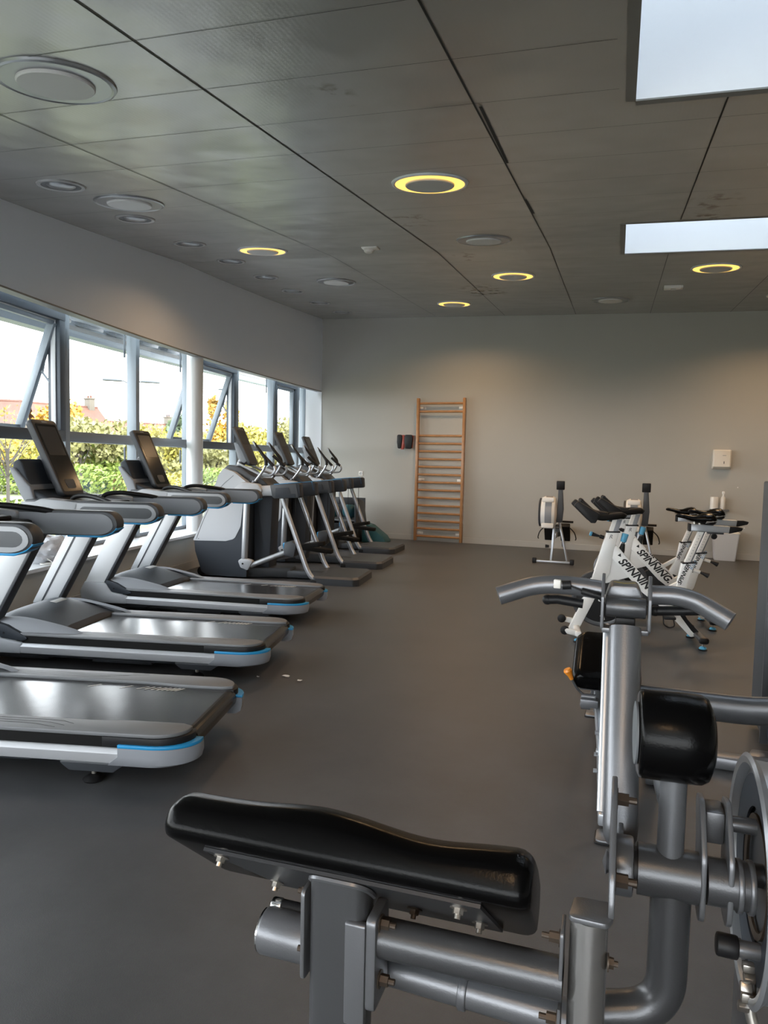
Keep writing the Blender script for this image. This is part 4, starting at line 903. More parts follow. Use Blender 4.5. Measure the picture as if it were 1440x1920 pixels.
# ------------------------------------------------------------------ rowing machine, seen from its flywheel end (y: 0 front bar, +2 rear)
def make_rower():
    T = thing('rowing_machine', 'x', 'rowing machine')
    g = G(); g.bar((-.24, 0, .03), (.24, 0, .03), .045, .035, .008); fb = g.out('front_bar', 'silver', T)
    for s in (-1, 1):
        g = G(); g.box((s*.265, 0, .04), (.06, .06, .075), .010); g.out('end_cap', 'black', fb)
        g = G(); g.bar((s*.20 if s > 0 else -.03, 0, .045), (.05 if s > 0 else .0, .10, .66), .032, .025, .006); g.out('front_leg', 'silver', T)
        g = G(); g.box((s*.255, 2.0, .035), (.075, .05, .06), .008); g.out('rear_cap', 'black', T)
    g = G(); g.bar((-.25, 2.0, .035), (.25, 2.0, .035), .03, .025, .006); g.bar((0, 1.98, .04), (0, 1.90, .34), .035, .03, .006); g.out('rear_leg', 'silver', T)
    g = G(); g.bar((0, .12, .40), (0, 1.98, .36), .045, .08, .006); g.out('monorail', 'silver', T)
    # flywheel housing (disc facing sideways)
    g = G(); g.lathe([(.0, -.12), (.16, -.12), (.215, -.10), (.235, -.06), (.235, .06), (.215, .09), (.12, .115), (.0, .13)], (-.09, .12, .735), (1, 0, 0), 44); h = g.out('flywheel_housing', 'white_plastic', T, 40)
    g = G(); g.lathe([(.236, -.045), (.240, -.04), (.240, .045), (.236, .05)], (-.09, .12, .735), (1, 0, 0), 44); g.out('vent_band', 'rail_shell', h)
    g = G(); g.lathe([(.0, 0), (.20, 0), (.21, .02), (.19, .03), (0, .03)], (-.20, .12, .735), (-1, 0, 0), 40); g.out('side_grille', 'charcoal', h)
    g = G(); g.bar((-.12, -.10, .94), (-.04, -.10, .94), .03, .05, .008); g.box((-.09, -.115, .93), (.17, .04, .07), .012); g.out('housing_tab', 'white_plastic', h)
    g = G(); g.box((-.09, -.115, .56), (.17, .04, .07), .012); g.out('housing_tab', 'white_plastic', h)
    # monitor arm
    g = G(); g.prism(fillet([(.02, .60), (.105, .60), (.12, .80), (.095, 1.10), (.035, 1.10), (.03, .85)], .02), 'y', .02, .075, .010); g.out('monitor_arm', 'charcoal', T)
    g = G(); g.box((.065, .03, 1.135), (.115, .05, .125), .010, ('X', .15)); mo = g.out('monitor', 'black', T)
    g = G(); g.box((.065, .06, 1.14), (.09, .012, .09), .003, ('X', .15)); g.out('monitor_screen', 'screen_grey', mo)
    # foot plates and handle behind
    for s in (-1, 1):
        g = G(); g.prism(fillet([(-.16, -.05), (.16, -.05), (.18, .03), (-.16, .03)], .015), 'x', s*.05+(0 if s > 0 else -.14), s*.05+(.14 if s > 0 else 0), .010, Matrix.Translation((0, .62, .42)) @ Matrix.Rotation(radians(-48), 4, 'X')); fp = g.out('foot_plate', 'black', T)
        g = G(); g.tube(smooth_path([(s*.17, .56, .50), (s*.25, .56, .42), (s*.28, .57, .33), (s*.27, .57, .30)], 4), .008, 6, flat=(1, .4)); g.out('foot_strap', 'black', fp)
    g = G(); g.box((0, .45, .43), (.12, .12, .14), .02); g.out('handle_cradle', 'charcoal', T)
    g = G(); g.tube([(-.23, .62, .57), (0, .60, .575), (.23, .62, .57)], .017, 10); g.out('pull_handle', 'black', T)
    g = G(); g.prism(fillet([(-.13, -.14), (.13, -.14), (.15, .05), (.10, .12), (-.10, .12), (-.15, .05)], .03), 'z', .44, .47, .010, Matrix.Translation((0, 1.3, .0))); g.out('seat', 'black', T)
    return T
rw0 = make_rower(); rw0.location = (-.80, 10.58, 0); rw0['label'] = 'left rowing machine standing alone against the far wall'; rw0['group'] = 'rowing machines by the far wall'
copy_tree(rw0, (.36, 10.65, 0), radians(-2), 'right rowing machine behind the spin bikes, partly hidden')
for o in [o for o in COL.objects if o.name.startswith('rowing_machine')]: o['group'] = 'rowing machines by the far wall'
# ------------------------------------------------------------------ foreground machine: padded support, lever arm, roller
# all along the room's X axis at y = 1.0
P = thing('padded_strength_machine', 'nearest silver strength machine with long black pad, roller cushion, grip bar and disc', 'strength machine', (0, 1.0, 0))
def bolt(name, c, ax, par, m='bolt_metal', r=.0085, l=.016):
    g = G(); a = V(ax).normalized(); c = V(c); g.lathe([(0, 0), (r*1.55, 0), (r*1.6, .002), (0, .002)], c, a, 16); g.lathe([(r, .002), (r, l*.6), (0, l*.6)], c, a, 6); g.lathe([(r*.55, l*.6), (r*.55, l), (0, l)], c, a, 10); return g.out(name, m, par, 30)
# pad: wavy slab sloping away from the camera
sl = radians(41); ux = V((0, cos(sl), -sin(sl))); un = V((0, sin(sl), cos(sl)))    # down-slope, pad normal
x0, x1 = -.670, -.085; TH = .085; LS = .27
def wave(x):
    return 0.0
    t = (x-x0)/(x1-x0)
    return .030*cos(t*2*pi*1.0)*-1*(.0) + (-.006*cos(2*pi*t*1.6+.3)) + .004*sin(t*pi)
g = G(); R = []; E_ = [0, .0015, .005, .010, .017, .026]; XS = [x0+e for e in E_] + [lerp(x0+.035, x1-.035, i/30) for i in range(31)] + [x1-e for e in E_[::-1]]
for x in XS:
    t = (x-x0)/(x1-x0); x = lerp(x0, x1, t); e = min(t, 1-t)*(x1-x0)
    k = 1 if e > .026 else sqrt(max(0, 1-(1-e/.026)**2))*.26+.74
    w = wave(x); top = TH*(.5+.5*k)*(.93+.07*t) + .010*math.exp(-((x+.42)/.09)**2) - .009*math.exp(-((x+.235)/.08)**2)
    sec = [(0.0+.012, 0), (0, .012), (-.004, top*.55), (0.012, top-.014), (.035, top), (LS*.55, top+.004), (LS-.03, top-.004), (LS-.004, top-.03), (LS, .03), (LS-.012, 0)]
    sec = fillet(sec, .02, 2)
    o = V((x, -.052, .823))
    R.append([o + ux*(a*(k if a > LS*.5 else 1)+w + (.018*(1-k)/.3 if a < LS*.5 else 0)) + un*b*lerp(1, k, .8) + un*(1-k)*.03 for a, b in sec])
g.loft(R); pad = g.out('support_pad', 'vinyl', P, 45)
g = G(); o = V((0, -.052, .823))
def padpt(x, a, b=0): return V((x, 0, 0)) + o + ux*a + un*b
g2 = G(); pp = [(-.60, .035), (-.155, .035), (-.14, LS-.05), (-.53, LS-.035)]
vt = [padpt(x, a, -.006) for x, a in pp]; vb = [padpt(x, a, -.0005) for x, a in pp]
g2.loft([vt, vb]); plate = g2.out('backing_plate', 'plate_dark', pad, 0); g.bm.free()
for (x, a, m_) in ((-.575, .055, 'bolt_metal'), (-.53, .20, 'bolt_metal'), (-.455, .19, 'bolt_metal'), (-.275, .165, 'rust_bolt'), (-.190, .065, 'bolt_metal'), (-.170, .165, 'bolt_metal')):
    bolt('plate_bolt', padpt(x, a, -.006), -un, plate, m_, .008, .015)
# post, rounded flat section
def rrect(hx, hy, r): return fillet([(-hx, -hy), (hx, -hy), (hx, hy), (-hx, hy)], r, 5)
g = G(); cx = -.373
g.loft([[(cx+a, b, z + (.0 if z < .5 else 0)) for a, b in rrect(.047, .030, .024)] for z in (.05, .45)] + [[(cx+a, b, .823-.869*(.052+b)-.012) for a, b in rrect(.047, .030, .024)]]); post = g.out('main_post', 'silver_dark', P, 40)
g = G(); g.tube([(cx+a, b, .823-.869*(.052+b)-.013) for a, b in rrect(.047, .030, .024)], .0045, 6, cap=False); g.out('weld_bead', 'silver_paint', post)
g = G(); g.box((cx, .08, .77), (.10, .10, .012), .003, ('X', -sl)); g.out('pad_bracket', 'silver_dark', post)
# clamp brackets
g = G(); g.prism(fillet([(-.03, .62), (.03, .62), (.03, .765), (-.03, .765)], .012), 'x', cx-.057, cx-.050, .002); bl = g.out('side_bracket', 'silver_paint', post)
bolt('bracket_bolt', (cx-.057, .0, .745), (-1, 0, 0), bl, 'rust_bolt'); bolt('bracket_bolt', (cx-.057, .0, .650), (-1, 0, 0), bl, 'rust_bolt')
g = G(); g.prism(fillet([(-.034, .60), (.034, .60), (.034, .745), (-.034, .745)], .012), 'x', cx+.050, cx+.066, .003); g.prism(fillet([(-.036, .575), (-.022, .575), (-.022, .735), (-.036, .735)], .005), 'x', cx+.018, cx+.050, .002); br = g.out('side_bracket', 'silver_paint', post)
bolt('bracket_bolt', (cx+.066, -.01, .728), (1, 0, 0), br, 'rust_bolt', .0085, .024); bolt('bracket_bolt', (cx+.066, -.01, .640), (1, 0, 0), br, 'rust_bolt', .0085, .024)
# horizontal tubes
g = G(); g.cyl((cx+.06, 0, .700), (-.040, 0, .700), .0285, n=28); g.out('upper_tube', 'silver_dark', P, 40)
g = G(); g.cyl((-.53, .085, .600), (-.02, .075, .585), .027, n=28); lt = g.out('lower_tube', 'silver_paint', P, 40)
g = G(); g.cyl((-.200, .0785, .5905), (-.186, .0782, .590), .031, n=28, bev=.003); g.out('tube_collar', 'silver_paint', lt)
g = G(); g.cyl((-.535, .06, .622), (-.43, .06, .622), .037, n=32, bev=.005); st_ = g.out('tube_stub', 'silver_paint', P, 40)
g = G(); g.cyl((-.537, .06, .622), (-.5335, .06, .622), .0345, n=32); g.out('stub_cap', 'chrome', st_)
g = G(); g.cyl((-.52, .09, .648), (-.42, .09, .648), .0125, n=16); hd = g.out('release_handle', 'black', P)
g = G(); g.cyl((-.535, .09, .648), (-.515, .09, .648), .0138, n=16, bev=.003); g.out('handle_tip', 'chrome', hd)
# chrome upright
g = G(); g.cyl((-.008, 0, .03), (-.008, 0, .800), .0255, n=32); cu = g.out('chrome_upright', 'satin_steel', P, 40)
g = G(); pl = fillet([(-.036, -.024), (.016, -.026), (.023, -.01), (.023, .03), (-.03, .028)], .010); g.prism(pl, 'z', .800, .808, .002); g.prism(fillet([(-.02, .80), (.06, .80), (.17, .83), (.19, .90), (.16, .94), (.09, .935), (.0, .86)], .03), 'x', .016, .024, .002); hp2 = g.out('bearing_plate', 'silver_paint', P)
for zz, yy in ((.83, .05), (.90, .16)): bolt('plate_nut', (.024, yy, zz), (1, 0, 0), hp2, 'rust_bolt', .010, .03)
for zz in (.752, .632):
    g = G(); g.prism(fillet([(-.025, zz-.06), (.025, zz-.06), (.025, zz+.03), (-.025, zz+.03)], .008), 'x', -.045, -.040, .001) if zz > .7 else g.box((-.043, 0, zz), (.004, .05, .08)); b_ = g.out('clamp_plate', 'silver_paint', P)
    bolt('clamp_bolt', (-.045, -.005, zz+.01), (-1, 0, 0), b_, 'rust_bolt', .0075, .026); bolt('clamp_bolt', (.018, -.008, zz-.008), (1, 0, 0), b_, 'rust_bolt', .0075, .014)
# bearing and axle along X at y=.15, z=.80
ay, az = .145, .803
g = G(); g.cyl((.018, ay, az), (.052, ay, az), .044, n=36, bev=.004); g.lathe([(0, 0), (.014, 0), (.018, .006), (0, .012)], (.018, ay, az), (-1, 0, 0), 20); g.out('bearing_hub', 'silver_paint', P, 40)
g = G(); g.cyl((.052, ay, az), (.060, ay, az), .030, n=24); g.out('bearing_ring', 'black', P)
g = G(); g.cyl((.058, ay, az), (.145, ay, az), .0375, n=36); ax_ = g.out('axle_sleeve', 'silver_dark', P, 40)
g = G(); g.cyl((.156, ay, az), (.215, ay, az), .034, n=36); g.out('axle', 'silver_dark', P, 40)
for xa, rr in ((.196, .038), (.212, .038)):
    g = G(); g.cyl((xa, ay, az), (xa+.008, ay, az), rr, n=32, bev=.002); g.out('axle_ring', 'silver_paint', ax_)
# two cam plates with spacer and peg
for xa, zt in ((.145, .905), (.182, .905)):
    g = G(); g.prism(fillet([(ay-.035, az-.06), (ay+.045, az-.055), (ay+.055, az+.04), (ay+.085, zt), (ay+.03, zt+.01), (ay-.03, az+.045)], .03), 'x', xa, xa+.008, .002); g.out('cam_plate', 'silver_paint', P)
g = G(); g.box((.168, ay+.05, .872), (.028, .05, .05), .004); g.out('cam_spacer', 'silver_dark', P)
g = G(); g.cyl((.19, ay+.03, .882), (.225, ay+.03, .882), .012, n=16); g.out('cam_peg', 'silver_dark', P)
# bent arm down to the upright
g = G(); g.tube(corner_path([(.108, ay, az-.02), (.108, ay, .585), (-.01, ay-.02, .565)], .115, 12), .0295, 28); g.out('bent_arm', 'silver_dark', P, 40)
# roller arm and roller
g = G(); g.cyl((.104, ay, az+.02), (.104, ay+.0, .99), .0195, n=24); ra = g.out('roller_arm', 'silver_paint', P, 40)
g = G(); g.tube([(.104+.0205*cos(a), ay+.0205*sin(a), az+.033-.012*abs(sin(a))) for a in [2*pi*i/16 for i in range(17)]], .004, 6, cap=False); g.out('weld_bead', 'silver', ra)
rp = []
g = G(); g.lathe([(0, 0), (.060, 0), (.064, .002), (.066, .006), (.067, .06), (.066, .090), (.061, .099), (.045, .106), (0, .109)], (.050, ay+.01, 1.012), (1, .04, 0), 48); ro = g.out('roller_cushion', 'vinyl', P, 50)
g = G(); g.lathe([(0, 0), (.047, 0), (.047, .003), (0, .003)], (.0485, ay+.01, 1.012), (-1, -.04, 0), 40); g.out('roller_end', 'inset_grey', ro, 50)
# lever with rust at its joint, behind the roller arm
g = G(); g.tube(corner_path([(.093, ay+.14, .98), (.093, ay+.14, .885), (.112, ay+.14, .825), (.112, ay+.10, .76)], .03, 5), .011, 16); lv = g.out('rear_lever', 'silver', P, 40)
g = G(); g.ball((.102, ay+.131, .865), .009, (1, 1, 1.6), 10); g.out('rust_patch', 'rust_bolt', lv)
# disc
dx = .243; dc = V((dx, ay+.055, .795))
g = G(); Rr = .175
g.lathe([(Rr-.010, -.024), (Rr, -.026), (Rr+.006, -.022), (Rr-.004, -.012), (Rr-.006, .012), (Rr+.006, .022), (Rr, .026), (Rr-.010, .024), (Rr-.014, .012), (Rr-.014, -.012), (Rr-.010, -.024)], dc, (1, 0, 0), 64); di = g.out('grooved_disc', 'silver', P, 40)
g = G(); g.lathe([(0, 0), (.055, 0), (.12, -.004), (Rr-.012, -.010), (Rr-.012, .0), (.05, .008), (0, .008)], dc, (1, 0, 0), 64); g.out('disc_web', 'silver_paint', di, 40)
g = G(); g.lathe([(.100, -.012), (.150, -.014), (.150, -.010), (.100, -.008), (.100, -.012)], dc, (1, 0, 0), 64); g.out('dark_ring', 'slate', di, 40)
g = G(); g.lathe([(.080, -.010), (.090, -.012), (.090, -.008), (.080, -.006), (.080, -.010)], dc, (1, 0, 0), 64); g.out('rust_ring', 'rust_bolt', di, 40)
g = G(); g.cyl((.195, ay-.015, .716), (.232, ay-.015, .716), .012, n=16); pk = g.out('pin_stem', 'silver_paint', P)
g = G(); g.cyl((.172, ay-.015, .717), (.202, ay-.015, .716), .0165, n=20, bev=.003); g.out('pin_knob', 'black', pk)
g = G()
for i in range(5): g.box((.214+.003*(i % 2), ay-.03+.004*i, .700-.018*i), (.016, .014, .012), .002, ('X', .5*i))
g.out('latch_block', 'bolt_metal', P)
g = G(); g.tube(corner_path([(.225, ay, .67), (.222, ay-.01, .62), (.235, ay-.02, .585), (.262, ay, .575)], .03, 5), .008, 12); g.out('guide_hook', 'bolt_metal', P)
g = G(); g.prism(fillet([(ay+.02, .05), (ay+.14, .05), (ay+.14, .645), (ay+.06, .66), (ay+.02, .60)], .02), 'x', .226, .230, .001); g.out('guard_plate', 'silver_dark', P)
# rear post carrying disc and base rails
g = G(); g.box((.30, ay+.055, .42), (.05, .07, .80), .012); g.cyl((.20, ay+.055, .795), (.33, ay+.055, .795), .018, n=20); g.out('rear_post', 'silver_dark', P)
g = G(); g.bar((-.40, 0, .04), (.34, 0, .04), .07, .05, .01); g.bar((.30, -.05, .04), (.30, .6, .04), .07, .05, .01); g.bar((-.373, -.25, .04), (-.373, .35, .04), .07, .05, .01); g.out('floor_frame', 'silver_dark', P)
# lever column to the grip bar
g = G(); b0, b1 = V((.034, .25, .775)), V((.030, .425, 1.125))
ax2 = (b1-b0).normalized(); sx_ = V((1, 0, 0)); sy_ = ax2.cross(sx_).normalized()
R = []
for t, k in ((0, .45), (.012, .75), (.04, .95), (.09, 1), (.5, 1), (.96, 1.0)):
    c = b0.lerp(b1, t); R.append([c + sx_*a*k*1.0 + sy_*b*k for a, b in rrect(.0285, .045, .026)])
g.loft(R); lc = g.out('lever_column', 'silver_paint', P, 50)
g = G(); R = []
for t in (.10, .5, .96): c = b0.lerp(b1, t) + V((-.032, .03, 0)); R.append([c + sx_*a + sy_*b for a, b in rrect(.008, .02, .007)])
g.loft(R); g.out('side_strip', 'silver', lc, 50)
g = G(); g.prism(fillet([(.14, .80), (.20, .83), (.27, .83), (.27, .79), (.18, .76)], .01), 'x', .030, .038, .002); g.out('column_flange', 'silver_paint', lc)
# grip bar (local y .45)
hy, hz_ = .45, 1.175
g = G()
for s, pts in ((-1, [(-.015, 1.180), (-.075, 1.186), (-.140, 1.183), (-.212, 1.157)]), (1, [(.075, 1.178), (.12, 1.180), (.155, 1.172), (.212, 1.142)])):
    g = G(); g.tube(corner_path([(x, hy-(.02 if i == 3 else 0), z) for i, (x, z) in enumerate(pts)], .05, 5), .0185, 24, cap=True); gb = g.out('grip_bar', 'silver_paint', P, 60)
    e = V((pts[3][0], hy-.02, pts[3][1])); 
    g = G(); q = [(-.050, 1.145), (-.10, 1.150), (-.12, 1.148)] if s < 0 else [(.085, 1.142), (.13, 1.146), (.17, 1.150)]
    g.tube([(x, hy+.03, z) for x, z in q], .0095, 12); g.ball((q[-1][0] if s < 0 else q[0][0], hy+.03, q[-1][1] if s < 0 else q[0][1]), .0105, n=12); g.out('lower_grip', 'black', P)
g = G(); g.prism(fillet([(-.012, 1.150), (.068, 1.150), (.052, 1.192), (.0, 1.192)], .012), 'y', hy-.005, hy+.07, .004); gh = g.out('grip_block', 'silver_paint', P)
g = G(); z = 1.1925; 
for sgn in (-1, 1): g.quad((.027, hy+.03, z), (.027+sgn*.020, hy+.042, z), (.027+sgn*.020, hy+.036, z), (.027, hy+.022, z))
g.out('bird_logo', 'logo_yellow', gh, 0)
g = G(); g.cyl((-.006, hy-.028, 1.155), (.066, hy-.028, 1.155), .019, n=28, bev=.002); g.out('cross_roller', 'silver_dark', gh)
for s, xx in ((-1, -.012), (1, .072)):
    g = G(); g.prism(fillet([(hy-.05, 1.112), (hy-.01, 1.112), (hy+.0, 1.215), (hy-.02, 1.215), (hy-.05, 1.175)], .008), 'x', xx-.003, xx+.003, .0015); g.out('side_plate', 'silver_paint', gh)
g = G(); g.prism(fillet([(-.012, 1.108), (.072, 1.108), (.072, 1.118), (-.012, 1.118)], .004), 'y', hy-.05, hy-.01, .002); g.out('bottom_plate', 'silver_paint', gh)
g = G(); g.box((.03, hy-.02, 1.125), (.036, .02, .02), .003); g.out('coil_spring', 'black', gh)
g = G(); g.box((-.098, hy-.022, 1.190), (.014, .012, .017), .002); cl = g.out('lever_clamp', 'white_plastic', P)
g = G(); g.cyl((-.088, hy-.024, 1.188), (-.072, hy-.024, 1.190), .0085); g.cyl((-.052, hy-.03, 1.181), (-.014, hy-.03, 1.172), .0065, bev=.002); g.tube([(-.076, hy-.026, 1.190), (-.052, hy-.03, 1.181)], .0018, 6); g.out('lever_knob', 'black', cl)

# ------------------------------------------------------------------ adjustable bench seen end-on behind the lever column
B = thing('weight_bench', 'silver frame bench with black seat and orange lever, mostly hidden behind the silver column', 'bench', (.0, 0, 0))
g = G(); ob = V((.0, 3.35, .545)); R = []
for y, k in ((-.17, .80), (-.155, .95), (-.12, 1), (.12, 1), (.155, .95), (.17, .85)): R.append([(a*k, y, b*k) for a, b in fillet([(-.145, -.04), (.145, -.04), (.145, .015), (.115, .04), (-.115, .04), (-.145, .015)], .03, 4)])
g.loft(R); bmesh.ops.transform(g.bm, matrix=Matrix.Translation(ob) @ Matrix.Rotation(radians(22), 4, 'X'), verts=g.bm.verts); g.out('seat', 'vinyl', B, 50)
g = G(); g.box((-.05, 3.34, .475), (.12, .20, .012), .003, ('X', radians(22))); g.bar((-.03, 3.30, .49), (-.045, 3.30, .40), .03, .04, .004); g.out('seat_bracket', 'silver_paint', B)
g = G(); g.tube(corner_path([(-.085, 3.20, .42), (-.12, 3.20, .45), (-.150, 3.19, .505)], .03, 4), .0055, 8); lv2 = g.out('adjust_lever', 'silver_dark', B)
g = G(); g.tube([(-.142, 3.192, .49), (-.150, 3.19, .508), (-.160, 3.187, .528), (-.164, 3.186, .536)], [.008, .011, .019, .015], 14); g.out('lever_knob', 'orange', lv2)
g = G(); g.box((-.065, 3.2, .395), (.075, .05, .035), .004); g.cyl((-.10, 3.2, .42), (-.04, 3.2, .42), .012); g.cyl((-.098, 3.19, .38), (-.06, 3.19, .38), .014); g.out('lever_block', 'silver_paint', B)
g = G(); g.prism(fillet([(3.02, .47), (3.08, .47), (2.96, .26), (2.92, .26)], .02), 'x', -.018, -.008, .002); g.lathe([(.014, 0), (.014, .008), (0, .01)], (-.018, 2.95, .28), (-1, 0, 0), 12); g.out('adjust_link', 'silver', B)
g = G(); g.bar((-.035, 3.30, .42), (.02, 2.86, .06), .032, .05, .008); g.bar((-.04, 3.3, .43), (-.045, 4.18, .05), .032, .05, .008); g.bar((.01, 2.84, .05), (-.03, 4.2, .05), .035, .05, .008); g.out('spine_frame', 'silver', B)
g = G(); g.bar((.005, 3.10, .43), (.018, 2.86, .10), .028, .035, .006)
for z in (.16, .22, .30): g.cyl((-.035, 2.98+z*.4, z), (-.012, 2.98+z*.4, z), .009, n=10)
g.out('front_strut', 'silver', B)
for (x, y) in ((.06, 2.80), (-.03, 4.21)):
    g = G(); g.prism(fillet([(x-.075, y-.05), (x+.06, y-.045), (x+.07, y+.05), (x-.07, y+.05)], .02), 'z', 0, .014, .003); fp = g.out('floor_plate', 'silver_paint', B)
    g = G(); g.prism(fillet([(x-.08, y-.055), (x+.065, y-.05), (x+.075, y+.055), (x-.075, y+.055)], .02), 'z', 0, .007, .001); g.out('rubber_edge', 'black', fp)

# ------------------------------------------------------------------ weight-stack machine cut by the right edge
C_ = thing('weight_stack_machine', 'dark grey weight-stack machine with silver arm tube, cut off by the right edge', 'strength machine', (.765, 3.9, 0))
g = G(); pr = fillet([(.012, -.02), (.50, -.02), (.50, .50), (.012, .50)], .02); g.prism(pr, 'z', .05, 1.36, .01); g.out('stack_cover', 'charcoal', C_)
g = G(); g.prism(fillet([(.012, -.01), (.5, -.01), (.5, .4), (.012, .4)], .02), 'z', 1.36, 1.66, .01); g.out('top_cover', 'white_plastic', C_)
g = G(); g.cyl((.025, -.035, .10), (.01, -.035, 1.42), .022, n=20); g.out('corner_tube', 'silver', C_)
g = G(); g.bar((.0, .02, .06), (-.005, .02, 1.42), .02, .05, .004); g.out('edge_strip', 'silver_dark', C_)
for z in (.62, .98): 
    g = G(); g.box((.075, -.023, z), (.014, .006, .13), .003); g.out('slot', 'ink', C_)
g = G(); g.lathe([(0, 0), (.10, 0), (.105, .015), (.085, .02), (.08, .03), (.105, .035), (0, .04)], (.085, -.10, .16), (0, -1, 0), 36); g.out('pulley', 'slate', C_)
g = G(); g.prism(fillet([(-.09, -.06), (.06, -.06), (.06, .05), (-.05, .05)], .015), 'z', 0, .014, .003); g.out('floor_plate', 'silver_paint', C_)
g = G(); g.tube(corner_path([(-.64, -.55, .395), (-.16, -.60, .405), (.10, -.62, .455), (.45, -.62, .50)], .10, 6), .060, 28, flat=(1, .7)); g.out('arm_tube', 'silver_dark', C_, 40)
g = G(); g.bar((-.55, -.20, .035), (.20, -.24, .035), .10, .06, .015); g.out('base_tube', 'silver_paint', C_)
g = G(); g.bar((-.55, -.20, .0), (-.55, -.20, .03), .1, .1); g.box((-.55, -.56, .22), (.06, .06, .30), .01); g.bar((-.55, -.56, .03), (-.55, -.20, .03), .06, .05, .01); g.out('base_link', 'silver_dark', C_)

# ------------------------------------------------------------------ loose things
# bundled bag on the window sill
t = thing('cloth_bag', 'crumpled grey and white cloth bag lying on the window sill behind the treadmills', 'bag', onz(88, 1052, .456))
g = G(); b = bmesh.new(); bmesh.ops.create_icosphere(b, subdivisions=4, radius=1)
import mathutils
for v in b.verts:
    n = v.co.normalized(); f = 1 + .28*mathutils.noise.noise(n*2.3+V((3, 1, 2))) + .16*mathutils.noise.noise(n*6) + .10*abs(mathutils.noise.noise(n*9))
    v.co = V((n.x*f*.16, n.y*f*.22, max(0, n.z*f*.13+.10)))
g._merge(b); g.out('bag_body', 'cloth', t, 60)
g = G(); g.tube(smooth_path([(.10, -.14, .06), (.16, -.12, .02), (.20, -.16, .008), (.17, -.22, .008), (.12, -.2, .01), (.18, -.10, .02), (.10, -.02, .09)], 5), .005, 6); g.out('drawstring', 'paper', t)
# scraps of paper
for (px, py, sc, l) in ((537, 1269, .028, 'larger white paper scrap on the floor right of the treadmills'), (562, 1278, .017, 'smaller white paper scrap on the floor right of the larger one'), (484, 1271, .008, 'tiny white paper scrap on the floor nearest the treadmills')):
    c = onz(px, py, .0); g = G(); rows = [[(sc*(i-1.5)*.6+random.uniform(-.004, .004), sc*(j-1)*.5+random.uniform(-.004, .004), .004+random.uniform(0, .010)) for i in range(4)] for j in range(3)]
    g.grid(rows); tag(g.out('paper_scrap', 'paper', loc=c, smooth=0), l, 'paper', 'paper scraps')
# power cable behind the farthest treadmill
g = G(); a = onz(284, 1068, .20); a = V((-4.62, 6.25, .18))
g.tube(smooth_path([(-4.86, 6.30, .06), (-4.80, 6.32, .22), (-4.72, 6.30, .26), (-4.66, 6.28, .20), (-4.64, 6.26, .02), (-4.70, 6.1, .012), (-4.80, 5.9, .012)], 6), .006, 8); tag(g.out('power_cable', 'black'), 'thin black power cable looped against the low wall behind the farthest treadmill', 'cable')
# storage crate with teal exercise cushions in the corner
Cr = thing('storage_rack', 'dark low storage rack in the corner behind the elliptical trainers', 'rack', (-4.62, 12.0, 0))
for s in (-1, 1):
    g = G(); g.prism(fillet([(-.28, 0), (.28, 0), (.28, .30), (.12, .70), (-.20, .78), (-.28, .74)], .05), 'x', s*.36-.02, s*.36+.02, .006, Matrix.Rotation(0, 4, 'Z')); 
    g.out('side_panel', 'charcoal', Cr)
g = G(); g.box((0, .26, .42), (.70, .02, .68), .004); g.out('back_panel', 'charcoal', Cr)
g = G(); g.box((0, -.20, .72), (.72, .05, .12), .02); g.out('top_rail', 'charcoal', Cr)
for z in (.04, .38): g = G(); g.box((0, 0, z), (.70, .52, .03), .006); g.out('shelf', 'inset_grey', Cr)
g = G(); g.box((0, -.24, .20), (.70, .02, .26), .006); g.out('front_panel', 'black', Cr)
for x, l in ((-.17, 'left teal exercise ball on the corner storage rack'), (.16, 'right teal exercise ball on the corner storage rack')):
    g = G(); g.ball((0, 0, .13), .13, n=24); bo = g.out('exercise_ball', 'teal', loc=(-4.62+x, 11.97, .397)); tag(bo, l, 'exercise ball', 'teal exercise balls')
g = G(); g.prism(fillet([(-.16, 0), (.30, 0), (.22, .12), (-.02, .30), (-.16, .34)], .03), 'y', -.16, .16, .02); tag(g.out('foam_wedge', 'teal', loc=(-4.02, 12.0, 0)), 'dark teal foam wedge on the floor beside the corner rack', 'foam wedge')
# ------------------------------------------------------------------ outside
GZ = -.35
g = G(); g.quad((-120, -60, GZ), (-5.75, -60, GZ), (-5.75, 140, GZ), (-120, 140, GZ)); struct(g.out('floor_ground', 'grass', smooth=0))
def band(d0, d1, px0, px1, m, name, dz):
    g = G(); n = 12
    rows = [[far(px0+(px1-px0)*i/n, d, GZ+dz) for i in range(n+1)] for d in (d0, d1)]; g.grid(rows); return g.out(name, m, smooth=0)
g = G(); ys = [-6+i for i in range(26)]; g.grid([[(xw(y)-.55-w_, y, GZ+.012) for y in ys] for w_ in (0, 3.2)]); struct(g.out('floor_paving', 'paving', smooth=0))
struct(band(24.5, 29.5, -900, 420, 'asphalt', 'floor_road', .02))
